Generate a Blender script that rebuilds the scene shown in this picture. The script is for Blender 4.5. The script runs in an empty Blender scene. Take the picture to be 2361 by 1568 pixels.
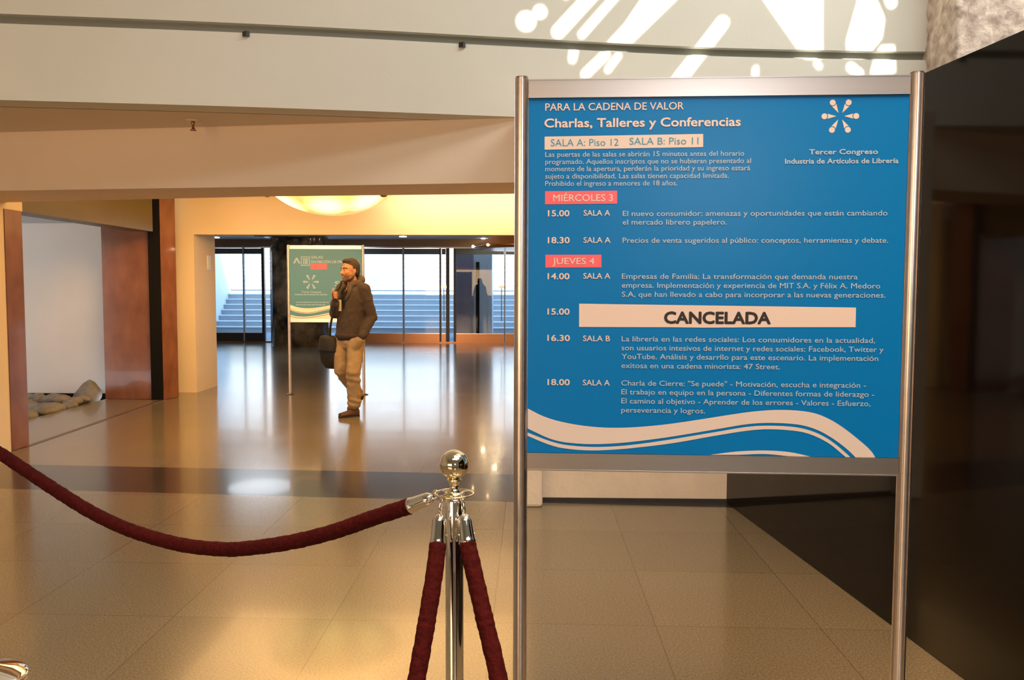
import bpy, bmesh, math, random
from mathutils import Vector, Matrix
random.seed(7)
SC = bpy.context.scene
COL = SC.collection

# ------------------------------------------------------------ camera
F_PX, W_PX, H_PX = 1960.0, 2361, 1568
cam_d = bpy.data.cameras.new('camera')
cam_d.sensor_fit = 'HORIZONTAL'
cam_d.sensor_width = 36.0
cam_d.lens = 36.0 * F_PX / W_PX
cam_d.clip_start = 0.05
cam_d.clip_end = 300
cam = bpy.data.objects.new('camera', cam_d)
COL.objects.link(cam)
pitch, yaw, roll = math.atan(124 / F_PX), 0.0214, 0.003
cam.matrix_world = (Matrix.Translation((0, 0, 1.43)) @ Matrix.Rotation(yaw, 4, 'Z')
                    @ Matrix.Rotation(math.pi / 2 - pitch, 4, 'X') @ Matrix.Rotation(roll, 4, 'Z'))
SC.camera = cam

# ------------------------------------------------------------ sky, sun, daylight, hidden lamps and added fills
SC.view_settings.view_transform = 'Standard'
SC.view_settings.look = 'None'
SC.view_settings.gamma = 1.0
SC.view_settings.exposure = 1.0
world = bpy.data.worlds.new('sky')
SC.world = world
world.use_nodes = True
wt = world.node_tree
bg = wt.nodes['Background']
tcw = wt.nodes.new('ShaderNodeTexCoord')
spw = wt.nodes.new('ShaderNodeSeparateXYZ')
rmp = wt.nodes.new('ShaderNodeValToRGB')
wt.links.new(tcw.outputs['Generated'], spw.inputs[0])
wt.links.new(spw.outputs[2], rmp.inputs[0])
rmp.color_ramp.elements[0].position = .10              # bright hazy horizon, deeper blue overhead
rmp.color_ramp.elements[0].color = (1.0, 1.0, 1.0, 1)
rmp.color_ramp.elements[1].position = .34
rmp.color_ramp.elements[1].color = (.175, .39, .73, 1)
wt.links.new(rmp.outputs[0], bg.inputs[0])
bg.inputs[1].default_value = 1.6

SUN_DIR = Vector((-.25, .75, -.61)).normalized()
sun_d = bpy.data.lights.new('sun', 'SUN')
sun_d.energy = 8.0
sun_d.color = (1.0, .95, .85)
sun_d.angle = 0.007
sun = bpy.data.objects.new('sun', sun_d)
sun.rotation_euler = SUN_DIR.to_track_quat('-Z', 'Y').to_euler()
sun.location = (8, -10, 14)
COL.objects.link(sun)


def area(name, loc, target, sx, sy, power, color, spread=math.pi):
    d = bpy.data.lights.new(name, 'AREA')
    d.shape = 'RECTANGLE'
    d.size, d.size_y = sx, sy
    d.energy = power
    d.color = color
    d.spread = spread
    o = bpy.data.objects.new(name, d)
    o.location = loc
    o.rotation_euler = (Vector(target) - Vector(loc)).to_track_quat('-Z', 'Y').to_euler()
    COL.objects.link(o)
    return o


# lobby rooflight (daylight), added fills in lobby and corridor, one cove lamp, garden daylight
area('rooflight_daylight', (3.9, 3.5, 6.3), (2.4, 5.6, 3.2), 4.0, 1.6, 150, (1.0, .99, .93))
area('sign_fill', (.8, -1.8, 6.2), (.8, 2.6, .6), 4.0, 1.2, 26, (.86, .94, 1.0), 1.6)  # added unseen neutral light aimed at the big sign
area('lobby_warm_fill', (-4.4, -4.6, 1.8), (-2.3, 6.0, 1.6), 4.6, 1.8, 56, (1.0, .62, .33), 1.9)  # added warm fill from behind the camera, for beam and soffit
area('sign_glint_lamp', (1.35, -5.5, 2.7), (.6, 2.0, 1.6), .8, .8, 24, (.95, .97, 1.0))  # unseen lamp placed so the big sign mirrors a soft glint
area('lobby_floor_fill', (1.0, 1.0, 4.2), (.6, 2.6, 0.0), 2.0, 2.0, 32, (1.0, .60, .28), 1.5)  # added warm fill over the lobby floor, no fitting there
area('cove_lamp', (-0.7, 10.75, 2.63), (-0.7, 11.2, 2.42), 2.4, .2, 11, (1.0, .78, .52))
area('corridor_fill', (-1.7, 8.7, 2.64), (-1.7, 8.7, 0), 3.8, 3.2, 90, (1.0, .56, .20))  # added warm fill under the corridor ceiling
area('corridor_wall_fill', (-2.6, 7.5, 2.5), (-4.0, 11.2, 1.5), 2.4, .3, 13, (1.0, .56, .20), 1.25)  # added fill for jamb and bulkhead, hidden behind the beam
area('garden_daylight', (-7.9, 8.2, 2.4), (-6.0, 11.0, 1.2), 1.2, 1.6, 4.3, (1.0, .96, .95))


# ------------------------------------------------------------ materials
def mat(name, color=(.5, .5, .5), rough=.5, metal=0.0, spec=.5, bump=0.0, bscale=40, noise=0.0, nscale=10,
        color2=None, emit=None, estr=0.0, coat=0.0, ndetail=6, nmap=(1, 1, 1), sheen=0.0, crough=.05):
    m = bpy.data.materials.new(name)
    m.use_nodes = True
    nt = m.node_tree
    b = nt.nodes['Principled BSDF']
    b.inputs['Base Color'].default_value = (*color, 1)
    b.inputs['Roughness'].default_value = rough
    b.inputs['Metallic'].default_value = metal
    b.inputs['Specular IOR Level'].default_value = spec
    if coat:
        b.inputs['Coat Weight'].default_value = coat
        b.inputs['Coat Roughness'].default_value = crough
    if sheen:
        b.inputs['Sheen Weight'].default_value = sheen
        b.inputs['Sheen Tint'].default_value = (*color, 1)
    if emit:
        b.inputs['Emission Color'].default_value = (*emit, 1)
        b.inputs['Emission Strength'].default_value = estr
    tc = nt.nodes.new('ShaderNodeTexCoord')
    mp = nt.nodes.new('ShaderNodeMapping')
    mp.inputs['Scale'].default_value = nmap
    nt.links.new(tc.outputs['Object'], mp.inputs[0])
    if noise or color2:
        n = nt.nodes.new('ShaderNodeTexNoise')
        n.inputs['Scale'].default_value = nscale
        n.inputs['Detail'].default_value = ndetail
        nt.links.new(mp.outputs[0], n.inputs['Vector'])
        r = nt.nodes.new('ShaderNodeValToRGB')
        c2 = color2 or tuple(max(0, c * (1 - noise)) for c in color)
        r.color_ramp.elements[0].position = .33
        r.color_ramp.elements[1].position = .67
        r.color_ramp.elements[0].color = (*c2, 1)
        r.color_ramp.elements[1].color = (*color, 1)
        nt.links.new(n.outputs['Fac'], r.inputs[0])
        nt.links.new(r.outputs[0], b.inputs['Base Color'])
    if bump:
        n2 = nt.nodes.new('ShaderNodeTexNoise')
        n2.inputs['Scale'].default_value = bscale
        n2.inputs['Detail'].default_value = 5
        nt.links.new(mp.outputs[0], n2.inputs['Vector'])
        bp = nt.nodes.new('ShaderNodeBump')
        bp.inputs['Strength'].default_value = bump
        bp.inputs['Distance'].default_value = .01
        nt.links.new(n2.outputs['Fac'], bp.inputs['Height'])
        nt.links.new(bp.outputs[0], b.inputs['Normal'])
    return m


M = {}
M['wall'] = mat('white_plaster', (.75, .735, .655), .75, noise=.06, nscale=1.2, bump=.08, bscale=30)
M['beam'] = mat('cream_plaster', (.86, .71, .56), .7, noise=.05, nscale=1.0, bump=.05, bscale=30)
M['cream'] = mat('cream_paint', (.80, .66, .46), .6, noise=.04, nscale=2)
M['lowwall'] = mat('textured_cream_render', (.72, .62, .50), .8, noise=.08, nscale=6, bump=.35, bscale=35)
M['groove'] = mat('grey_metal_reveal', (.22, .23, .20), .5)
M['darkceil'] = mat('grey_brown_ceiling', (.88, .83, .83), .5)
M['white'] = mat('white_paint', (.80, .77, .74), .7, noise=.04, nscale=2)
M['olive'] = mat('shaded_cream_and_olive_print', (.10, .072, .013), .4, noise=.12, nscale=3)  # lintel: cream paint with warm shade put into its colour; also sign lines
M['stone'] = mat('polished_red_granite', (.26, .105, .055), .2, noise=.4, nscale=6, color2=(.18, .068, .036), nmap=(1, 1, .5), coat=.3, ndetail=10)
M['black'] = mat('black_gap', (.008, .007, .006), .9, spec=.1)
M['gloss_black'] = mat('polished_black_granite', (.008, .006, .005), .05, noise=.5, nscale=160, spec=.20)
M['marble'] = mat('black_marble', (.020, .016, .014), .10, noise=.3, nscale=3, color2=(.36, .27, .18), ndetail=12)
M['granite'] = mat('rough_pink_granite', (.80, .68, .57), .85, color2=(.40, .30, .25), nscale=13, bump=1.0, bscale=26, ndetail=15)
M['baseboard'] = mat('dark_baseboard', (.025, .018, .014), .35)
M['alu'] = mat('brushed_aluminium', (.70, .64, .61), .30, metal=1.0, noise=.08, nscale=40, nmap=(.02, 1, 1))
M['alu_groove'] = mat('aluminium_slot', (.30, .26, .24), .35, metal=1.0)
M['chrome'] = mat('polished_chrome', (.88, .84, .78), .045, metal=1.0)
M['brass_chrome'] = mat('warm_polished_chrome', (.90, .80, .60), .05, metal=1.0)
M['velvet'] = mat('red_velvet', (.060, .0045, .0045), .85, noise=.4, nscale=60, bump=.7, bscale=90, sheen=.10, spec=.1)
M['bronze'] = mat('brushed_bronze', (.42, .22, .13), .25, metal=1.0)
M['copper'] = mat('polished_copper', (.75, .38, .16), .22, metal=1.0)
M['darksteel'] = mat('dark_steel_frame', (.035, .033, .036), .3)
M['steel'] = mat('bright_steel', (.75, .76, .80), .18, metal=1.0)
M['panel_blue'] = mat('blue_printed_panel', (.0, .138, .44), .30, spec=.25)
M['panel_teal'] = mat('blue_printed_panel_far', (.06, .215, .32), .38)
M['print'] = mat('print_white', (.52, .475, .475), .35)
M['print_far'] = mat('print_white_far', (.74, .68, .62), .4)
M['print_light'] = mat('print_pale_blue', (.30, .42, .56), .35)
M['print_dark'] = mat('print_blue_ink', (.03, .21, .38), .35)
M['print_black'] = mat('print_black', (.012, .010, .010), .5)
M['red'] = mat('print_coral_red', (.64, .10, .14), .32)
M['paper'] = mat('paper_strip', (.54, .47, .46), .6)
M['rock'] = mat('river_stone_grey', (.31, .285, .25), .75, noise=.4, nscale=9, bump=.3, bscale=20)
M['pit'] = mat('dark_gravel', (.09, .075, .055), .9, noise=.6, nscale=50, bump=.6, bscale=60)
M['step'] = mat('pale_concrete_steps', (.50, .53, .58), .8, noise=.1, nscale=4)
M['nosing'] = mat('white_step_nosing', (.92, .92, .90), .7)
M['pave'] = mat('grey_paving', (.30, .34, .38), .8, noise=.15, nscale=5)
M['outwhite'] = mat('white_parapet_render', (.88, .88, .86), .8)
M['violet'] = mat('violet_grey_granite', (.17, .15, .20), .3, noise=.25, nscale=30)
M['bluegrey'] = mat('pale_metal_cladding', (.42, .47, .52), .4)
M['skin'] = mat('skin', (.44, .205, .110), .55, noise=.06, nscale=30)
_nt = M['skin'].node_tree                        # stubble and lips, where the face carries them
_b = _nt.nodes['Principled BSDF']
_src = _b.inputs['Base Color'].links[0].from_socket
for _nm, _c, _k in (('stubble', (.085, .047, .030), .85), ('lips', (.42, .15, .11), .7)):
    _a = _nt.nodes.new('ShaderNodeAttribute')
    _a.attribute_name = _nm
    _m = _nt.nodes.new('ShaderNodeMath')
    _m.operation = 'MULTIPLY'
    _m.inputs[1].default_value = _k
    _x = _nt.nodes.new('ShaderNodeMix')
    _x.data_type = 'RGBA'
    _nt.links.new(_a.outputs['Fac'], _m.inputs[0])
    _nt.links.new(_m.outputs[0], _x.inputs['Factor'])
    _nt.links.new(_src, _x.inputs['A'])
    _x.inputs['B'].default_value = (*_c, 1)
    _src = _x.outputs['Result']
_nt.links.new(_src, _b.inputs['Base Color'])
M['hair'] = mat('dark_brown_hair', (.040, .022, .012), .7, noise=.5, nscale=90, bump=.6, bscale=140)
M['eye'] = mat('eye_white', (.6, .55, .5), .3)
M['iris'] = mat('iris_dark', (.02, .012, .008), .2)
M['jacket'] = mat('grey_brown_fleece', (.066, .046, .037), .95, noise=.25, nscale=25, bump=.25, bscale=22)
M['jacket_lining'] = mat('hood_lining', (.088, .061, .046), .95, noise=.2, nscale=25)
M['shirt'] = mat('black_shirt', (.012, .010, .011), .8)
M['trousers'] = mat('khaki_cotton', (.37, .26, .145), .9, noise=.15, nscale=18, bump=.35, bscale=14)
M['shoe'] = mat('brown_suede', (.13, .065, .032), .85, noise=.25, nscale=40)
M['sole'] = mat('dark_sole', (.03, .022, .017), .8)
M['bag'] = mat('black_bag_fabric', (.012, .011, .011), .7, bump=.3, bscale=120)
M['card'] = mat('white_card', (.75, .70, .62), .5)
M['plastic'] = mat('white_plastic', (.62, .66, .72), .35)


def emission(name, color, strength):
    m = bpy.data.materials.new(name)
    m.use_nodes = True
    b = m.node_tree.nodes['Principled BSDF']
    b.inputs['Base Color'].default_value = (.8, .8, .8, 1)
    b.inputs['Emission Color'].default_value = (*color, 1)
    b.inputs['Emission Strength'].default_value = strength
    return m


M['bulb'] = emission('warm_bulb', (1.0, .75, .42), 30)
M['lightpanel'] = emission('daylight_lamp', (.85, .93, 1.0), 4.0)
M['bowlbulb'] = emission('bowl_bulb', (1.0, .70, .36), 170)
M['tinybulb'] = emission('tiny_warm_bulb', (1.0, .75, .42), 140)
M['spot'] = emission('pale_spot', (1, .95, .8), 1.2)


def bowl_material():
    m = bpy.data.materials.new('glowing_alabaster_glass')
    m.use_nodes = True
    nt = m.node_tree
    b = nt.nodes['Principled BSDF']
    b.inputs['Base Color'].default_value = (.50, .36, .13, 1)
    b.inputs['Roughness'].default_value = .35
    tc = nt.nodes.new('ShaderNodeTexCoord')
    total = None
    for p in BULBS:                       # glow round the bulbs inside the bowl
        v = nt.nodes.new('ShaderNodeVectorMath')
        v.operation = 'DISTANCE'
        v.inputs[1].default_value = p
        nt.links.new(tc.outputs['Object'], v.inputs[0])
        mr = nt.nodes.new('ShaderNodeMapRange')
        mr.interpolation_type = 'SMOOTHSTEP'
        mr.inputs['From Min'].default_value = .08
        mr.inputs['From Max'].default_value = .27
        mr.inputs['To Min'].default_value = 1.6
        mr.inputs['To Max'].default_value = 0.0
        nt.links.new(v.outputs['Value'], mr.inputs['Value'])
        if total is None:
            total = mr.outputs[0]
        else:
            a = nt.nodes.new('ShaderNodeMath')
            nt.links.new(total, a.inputs[0])
            nt.links.new(mr.outputs[0], a.inputs[1])
            total = a.outputs[0]
    a = nt.nodes.new('ShaderNodeMath')
    a.inputs[1].default_value = .40
    nt.links.new(total, a.inputs[0])
    b.inputs['Emission Color'].default_value = (1.0, .74, .22, 1)
    nt.links.new(a.outputs[0], b.inputs['Emission Strength'])
    return m


BULBS = [(-.40, -.22, -.33), (.03, -.32, -.38), (.40, -.22, -.33), (0, .45, -.33)]
M['bowl'] = bowl_material()


def glass_material():
    m = bpy.data.materials.new('door_glass')
    m.use_nodes = True
    nt = m.node_tree
    nt.nodes.clear()
    out = nt.nodes.new('ShaderNodeOutputMaterial')
    mix = nt.nodes.new('ShaderNodeMixShader')
    tr = nt.nodes.new('ShaderNodeBsdfTransparent')
    tr.inputs[0].default_value = (.88, .93, .95, 1)
    gl = nt.nodes.new('ShaderNodeBsdfGlossy')
    gl.inputs['Roughness'].default_value = .01
    fr = nt.nodes.new('ShaderNodeFresnel')
    fr.inputs[0].default_value = 1.33
    nt.links.new(fr.outputs[0], mix.inputs[0])
    nt.links.new(tr.outputs[0], mix.inputs[1])
    nt.links.new(gl.outputs[0], mix.inputs[2])
    nt.links.new(mix.outputs[0], out.inputs[0])
    return m


M['glass'] = glass_material()


def floor_material():
    m = bpy.data.materials.new('polished_granite_tiles')
    m.use_nodes = True
    nt = m.node_tree
    b = nt.nodes['Principled BSDF']
    N, L = nt.nodes.new, nt.links.new

    def math_(op, a, c=None, clamp=False):
        n = N('ShaderNodeMath')
        n.operation = op
        n.use_clamp = clamp
        for i, v in enumerate((a, c)):
            if v is None:
                continue
            if isinstance(v, (int, float)):
                n.inputs[i].default_value = v
            else:
                L(v, n.inputs[i])
        return n.outputs[0]
    tc = N('ShaderNodeTexCoord')
    sp = N('ShaderNodeSeparateXYZ')
    L(tc.outputs['Object'], sp.inputs[0])
    X, Y = sp.outputs[0], sp.outputs[1]

    def joints(v, off, pitch_, wdt):
        u = math_('DIVIDE', math_('SUBTRACT', v, off), pitch_)
        d = math_('ABSOLUTE', math_('SUBTRACT', u, math_('ROUND', u)))
        return math_('LESS_THAN', d, wdt / pitch_), math_('FLOOR', u)
    jx, ix = joints(X, .535, .69, .0022)
    jy, iy = joints(math_('ADD', Y, math_('MULTIPLY', X, .02)), 3.53, .6945, .0020)
    joint = math_('MAXIMUM', jx, jy)
    # speckled granite
    n1 = N('ShaderNodeTexNoise')
    n1.inputs['Scale'].default_value = 120
    n1.inputs['Detail'].default_value = 4
    n1.inputs['Roughness'].default_value = .8
    L(tc.outputs['Object'], n1.inputs['Vector'])
    r1 = N('ShaderNodeValToRGB')
    r1.color_ramp.elements[0].position = .36
    r1.color_ramp.elements[1].position = .64
    r1.color_ramp.elements[0].color = (.125, .098, .058, 1)
    r1.color_ramp.elements[1].color = (.275, .225, .145, 1)
    L(n1.outputs['Fac'], r1.inputs[0])
    # tile to tile tone
    wn = N('ShaderNodeTexWhiteNoise')
    wn.noise_dimensions = '2D'
    cv = N('ShaderNodeCombineXYZ')
    L(ix, cv.inputs[0])
    L(iy, cv.inputs[1])
    L(cv.outputs[0], wn.inputs['Vector'])
    tone = math_('ADD', math_('MULTIPLY', wn.outputs['Value'], .14), .93)
    mt = N('ShaderNodeMix')
    mt.data_type = 'RGBA'
    mt.blend_type = 'MULTIPLY'
    mt.inputs['Factor'].default_value = 1
    L(r1.outputs[0], mt.inputs['A'])
    ct = N('ShaderNodeCombineColor')
    for i in range(3):
        L(tone, ct.inputs[i])
    L(ct.outputs[0], mt.inputs['B'])
    # dark inlaid band
    near = math_('SUBTRACT', math_('SUBTRACT', 5.556, math_('MULTIPLY', X, .0692)), 0.0)
    far = math_('SUBTRACT', 6.385, math_('MULTIPLY', X, .0568))
    band = math_('MULTIPLY', math_('GREATER_THAN', Y, near), math_('LESS_THAN', Y, far))
    mb = N('ShaderNodeMix')
    mb.data_type = 'RGBA'
    L(band, mb.inputs['Factor'])
    L(mt.outputs['Result'], mb.inputs['A'])
    n2 = N('ShaderNodeMix')
    n2.data_type = 'RGBA'
    L(n1.outputs['Fac'], n2.inputs['Factor'])
    n2.inputs['A'].default_value = (.022, .018, .015, 1)
    n2.inputs['B'].default_value = (.070, .058, .047, 1)
    L(n2.outputs['Result'], mb.inputs['B'])
    mj = N('ShaderNodeMix')
    mj.data_type = 'RGBA'
    L(math_('MULTIPLY', joint, .75), mj.inputs['Factor'])
    L(mb.outputs['Result'], mj.inputs['A'])
    mj.inputs['B'].default_value = (.10, .07, .045, 1)
    L(mj.outputs['Result'], b.inputs['Base Color'])
    # slight waviness of polish
    n3 = N('ShaderNodeTexNoise')
    n3.inputs['Scale'].default_value = 2.2
    L(tc.outputs['Object'], n3.inputs['Vector'])
    rr = math_('ADD', math_('MULTIPLY', n3.outputs['Fac'], .06), .150)
    L(rr, b.inputs['Roughness'])
    b.inputs['Specular IOR Level'].default_value = .5
    b.inputs['IOR'].default_value = 1.5
    b.inputs['Coat Weight'].default_value = .13        # wax on the polished stone
    b.inputs['Coat Roughness'].default_value = .045
    return m


M['floor'] = floor_material()


# ------------------------------------------------------------ mesh helpers
class MB:
    def __init__(self):
        self.v, self.f, self.s, self.mi = [], [], [], []

    def add(self, vs, fs, smooth=False, mi=0):
        o = len(self.v)
        self.v += [tuple(p) for p in vs]
        for f in fs:
            self.f.append(tuple(i + o for i in f))
            self.s.append(smooth)
            self.mi.append(mi)
        return self

    def box(self, x0, x1, y0, y1, z0, z1, mi=0):
        v = [(x, y, z) for z in (z0, z1) for y in (y0, y1) for x in (x0, x1)]
        return self.add(v, [(0, 2, 3, 1), (4, 5, 7, 6), (0, 1, 5, 4), (2, 6, 7, 3), (0, 4, 6, 2), (1, 3, 7, 5)], mi=mi)

    def prism(self, poly, z0, z1, smooth=False, mi=0):
        n = len(poly)
        v = [(x, y, z0) for x, y in poly] + [(x, y, z1) for x, y in poly]
        self.add(v, [(i, (i + 1) % n, n + (i + 1) % n, n + i) for i in range(n)], smooth, mi)
        o = len(self.v)
        self.v += [(x, y, z0) for x, y in poly] + [(x, y, z1) for x, y in poly]
        self.f += [tuple(o + n - 1 - i for i in range(n)), tuple(o + n + i for i in range(n))]
        self.s += [False, False]
        self.mi += [mi, mi]
        return self

    def wallpoly(self, pts, z0, z1, thick, smooth=True):
        """a wall that follows plan points, its outer face on them and its body behind (+Y)"""
        n = len(pts)
        v = []
        for x, y in pts:
            v += [(x, y, z0), (x, y, z1), (x, y + thick, z0), (x, y + thick, z1)]
        fr, bk, lo, up = [], [], [], []
        for i in range(n - 1):
            a, c = 4 * i, 4 * (i + 1)
            fr.append((a, c, c + 1, a + 1))
            bk.append((a + 2, a + 3, c + 3, c + 2))
            lo.append((a, a + 2, c + 2, c))
            up.append((a + 1, c + 1, c + 3, a + 3))
        e = [(0, 1, 3, 2), (4 * n - 4, 4 * n - 2, 4 * n - 1, 4 * n - 3)]
        for fs in (fr, bk, lo, up, e):
            self.add(v, fs, False)
        return self

    def lathe(self, prof, c=(0, 0, 0), seg=32, smooth=True, M4=None):
        v, f = [], []
        n = len(prof)
        for k in range(seg):
            a = 2 * math.pi * k / seg
            for r, z in prof:
                p = Vector((r * math.cos(a), r * math.sin(a), z))
                if M4 is not None:
                    p = M4 @ p
                v.append((p.x + c[0], p.y + c[1], p.z + c[2]))
        for k in range(seg):
            k2 = (k + 1) % seg
            for i in range(n - 1):
                f.append((k * n + i, k2 * n + i, k2 * n + i + 1, k * n + i + 1))
        return self.add(v, f, smooth)

    def tube(self, pts, r, seg=12, smooth=True, caps=True, closed=False):
        pts = [Vector(p) for p in pts]
        n = len(pts)
        rs = r if isinstance(r, (list, tuple)) else [r] * n
        v, f = [], []
        nrm = None
        for i, p in enumerate(pts):
            if closed:
                t = (pts[(i + 1) % n] - pts[i - 1]).normalized()
            else:
                t = (pts[min(i + 1, n - 1)] - pts[max(i - 1, 0)]).normalized()
            if nrm is None:
                nrm = t.cross(Vector((0, 0, 1)))
                if nrm.length < 1e-3:
                    nrm = t.cross(Vector((1, 0, 0)))
                nrm.normalize()
            else:
                nrm = (nrm - t * nrm.dot(t)).normalized()
            bi = t.cross(nrm)
            for k in range(seg):
                a = 2 * math.pi * k / seg
                v.append(p + (nrm * math.cos(a) + bi * math.sin(a)) * rs[i])
        m = n if closed else n - 1
        for i in range(m):
            j = (i + 1) % n
            for k in range(seg):
                k2 = (k + 1) % seg
                f.append((i * seg + k, i * seg + k2, j * seg + k2, j * seg + k))
        self.add(v, f, smooth)
        if caps and not closed:
            self.add(v[:seg], [tuple(range(seg - 1, -1, -1))])
            self.add(v[-seg:], [tuple(range(seg))])
        return self

    def ball(self, c, r, seg=20, rings=12, R=None):
        rx, ry, rz = r if isinstance(r, (list, tuple)) else (r, r, r)
        c = Vector(c)
        v, f = [], []

        def P(x, y, z):
            p = Vector((x * rx, y * ry, z * rz))
            if R is not None:
                p = R @ p
            return c + p
        v.append(P(0, 0, -1))
        for i in range(1, rings):
            t = math.pi * i / rings - math.pi / 2
            for k in range(seg):
                a = 2 * math.pi * k / seg
                v.append(P(math.cos(t) * math.cos(a), math.cos(t) * math.sin(a), math.sin(t)))
        v.append(P(0, 0, 1))
        for k in range(seg):
            k2 = (k + 1) % seg
            f.append((0, 1 + k2, 1 + k))
            for i in range(rings - 2):
                o = 1 + i * seg
                f.append((o + k, o + k2, o + seg + k2, o + seg + k))
            o = 1 + (rings - 2) * seg
            f.append((o + k, o + k2, len(v) - 1))
        return self.add(v, f, True)

    def capsule(self, p0, r0, p1, r1, seg=14):
        p0, p1 = Vector(p0), Vector(p1)
        d = (p1 - p0)
        ln = d.length
        d.normalize()
        pts, rs = [], []
        for k in range(6):
            a = math.pi / 2 * k / 5
            pts.append(p0 - d * r0 * math.cos(a) * .999)
            rs.append(max(r0 * math.sin(a), .0004))
        for k in range(1, 6):
            a = k / 6
            pts.append(p0 + d * ln * a)
            rs.append(r0 + (r1 - r0) * a)
        for k in range(6):
            a = math.pi / 2 * k / 5
            pts.append(p1 + d * r1 * math.sin(a) * .999)
            rs.append(max(r1 * math.cos(a), .0004))
        return self.tube(pts, rs, seg)

    def loft(self, rings, seg=20):
        """rings: (centre, half-axis vector, half-axis vector)"""
        v, f = [], []
        for c, a, b in rings:
            c, a, b = Vector(c), Vector(a), Vector(b)
            for k in range(seg):
                t = 2 * math.pi * k / seg
                v.append(c + a * math.cos(t) + b * math.sin(t))
        n = len(rings)
        for i in range(n - 1):
            for k in range(seg):
                k2 = (k + 1) % seg
                f.append((i * seg + k, i * seg + k2, (i + 1) * seg + k2, (i + 1) * seg + k))
        self.add(v, f, True)
        self.f += [tuple(len(self.v) - n * seg + k for k in range(seg - 1, -1, -1)), tuple(len(self.v) - seg + k for k in range(seg))]
        self.s += [True, True]
        self.mi += [0, 0]
        return self

    def build(self, name, m, parent=None, bevel=0.0, fix=True):
        me = bpy.data.meshes.new(name)
        me.from_pydata(self.v, [], self.f)
        for p, s, i in zip(me.polygons, self.s, self.mi):
            p.use_smooth = s
            p.material_index = i
        for mm in (m if isinstance(m, (list, tuple)) else [m]):
            me.materials.append(mm)
        if fix:
            bm = bmesh.new()
            bm.from_mesh(me)
            bmesh.ops.recalc_face_normals(bm, faces=bm.faces)
            bm.to_mesh(me)
            bm.free()
        o = bpy.data.objects.new(name, me)
        COL.objects.link(o)
        if parent is not None:
            o.parent = parent
            o.matrix_parent_inverse = parent.matrix_world.inverted() if KEEP_WORLD else Matrix.Identity(4)
        if bevel:
            bv = o.modifiers.new('bevel', 'BEVEL')
            bv.width = bevel
            bv.segments = 2
            bv.limit_method = 'ANGLE'
        return o


KEEP_WORLD = False


def evaluated_mesh(o):
    dg = bpy.context.evaluated_depsgraph_get()
    return bpy.data.meshes.new_from_object(o.evaluated_get(dg))


def blob(mb, name, m, voxel, parent=None, smooth_it=3, post=None):
    """union the closed shapes in mb into one continuous surface"""
    o = mb.build(name, m, None)
    r = o.modifiers.new('remesh', 'REMESH')
    r.mode = 'VOXEL'
    r.voxel_size = voxel
    if smooth_it:
        s = o.modifiers.new('smooth', 'SMOOTH')
        s.factor = .5
        s.iterations = smooth_it
    me = evaluated_mesh(o)
    o.modifiers.clear()
    old = o.data
    o.data = me
    bpy.data.meshes.remove(old)
    me.name = name
    if not me.materials:
        for mm in (m if isinstance(m, (list, tuple)) else [m]):
            me.materials.append(mm)
    if post:
        bm = bmesh.new()
        bm.from_mesh(me)
        post(bm)
        bm.to_mesh(me)
        bm.free()
    for p in me.polygons:
        p.use_smooth = True
    if parent is not None:
        o.parent = parent
    return o


def tag(o, label=None, cat=None, group=None, kind=None):
    if label:
        o['label'] = label
    if cat:
        o['category'] = cat
    if group:
        o['group'] = group
    if kind:
        o['kind'] = kind
    return o


def thing(name, label, cat, loc=(0, 0, 0), rz=0.0, group=None):
    o = bpy.data.objects.new(name, None)
    o.empty_display_size = .1
    o.location = loc
    o.rotation_euler = (0, 0, rz)
    COL.objects.link(o)
    return tag(o, label, cat, group)


def struct(mb, name, m, bevel=0.0, parent=None):
    o = mb.build(name, m, parent, bevel)
    if parent is None:
        o['kind'] = 'structure'
    return o


def copy_tree(o, parent=None):
    c = o.copy()
    COL.objects.link(c)
    c.parent = parent
    for ch in list(o.children):
        copy_tree(ch, c)
    return c


def interp(x, xs, ys):
    if x <= xs[0]:
        return ys[0]
    for i in range(len(xs) - 1):
        if x <= xs[i + 1]:
            t = (x - xs[i]) / (xs[i + 1] - xs[i])
            return ys[i] + (ys[i + 1] - ys[i]) * t
    return ys[-1]


def smooth_curve(pts, n):
    """Catmull-Rom through points"""
    P = [Vector(p) for p in pts]
    P = [P[0] * 2 - P[1]] + P + [P[-1] * 2 - P[-2]]
    out = []
    for i in range(1, len(P) - 2):
        for k in range(n):
            t = k / n
            a, b, c, d = P[i - 1], P[i], P[i + 1], P[i + 2]
            out.append(.5 * ((2 * b) + (c - a) * t + (2 * a - 5 * b + 4 * c - d) * t * t + (3 * b - a - 3 * c + d) * t ** 3))
    out.append(P[-2])
    return out


# ------------------------------------------------------------ the setting: floor, walls, ceilings
fm = MB()
for x0, x1, y0, y1 in ((-7.2, 6.2, -6.2, 6.5), (-5.33, 4.2, 6.5, 11.3), (-10, 4.2, 11.3, 21.6)):
    fm.add([(x0, y0, 0), (x1, y0, 0), (x1, y1, 0), (x0, y1, 0)], [(0, 1, 2, 3)])
struct(fm, 'floor', M['floor'])

FX = [(-7.0, 4.75), (-4.6, 5.03), (-3.27, 5.22), (-1.715, 5.45), (-.12, 5.76), (1.12, 5.99), (2.1, 6.09), (2.85, 6.13), (6.0, 6.2)]
fcurve = [(p.x, p.y) for p in smooth_curve([(x, y, 0) for x, y in FX], 8)]
struct(MB().wallpoly(fcurve, 2.56, 3.02, .22), 'wall_upper_fascia', M['wall'])
struct(MB().wallpoly([(x, y + .05) for x, y in fcurve], 3.02, 3.078, .17), 'trim_1', M['groove'])
struct(MB().wallpoly(fcurve, 3.078, 6.5, .22), 'wall_back', M['wall'])

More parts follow.
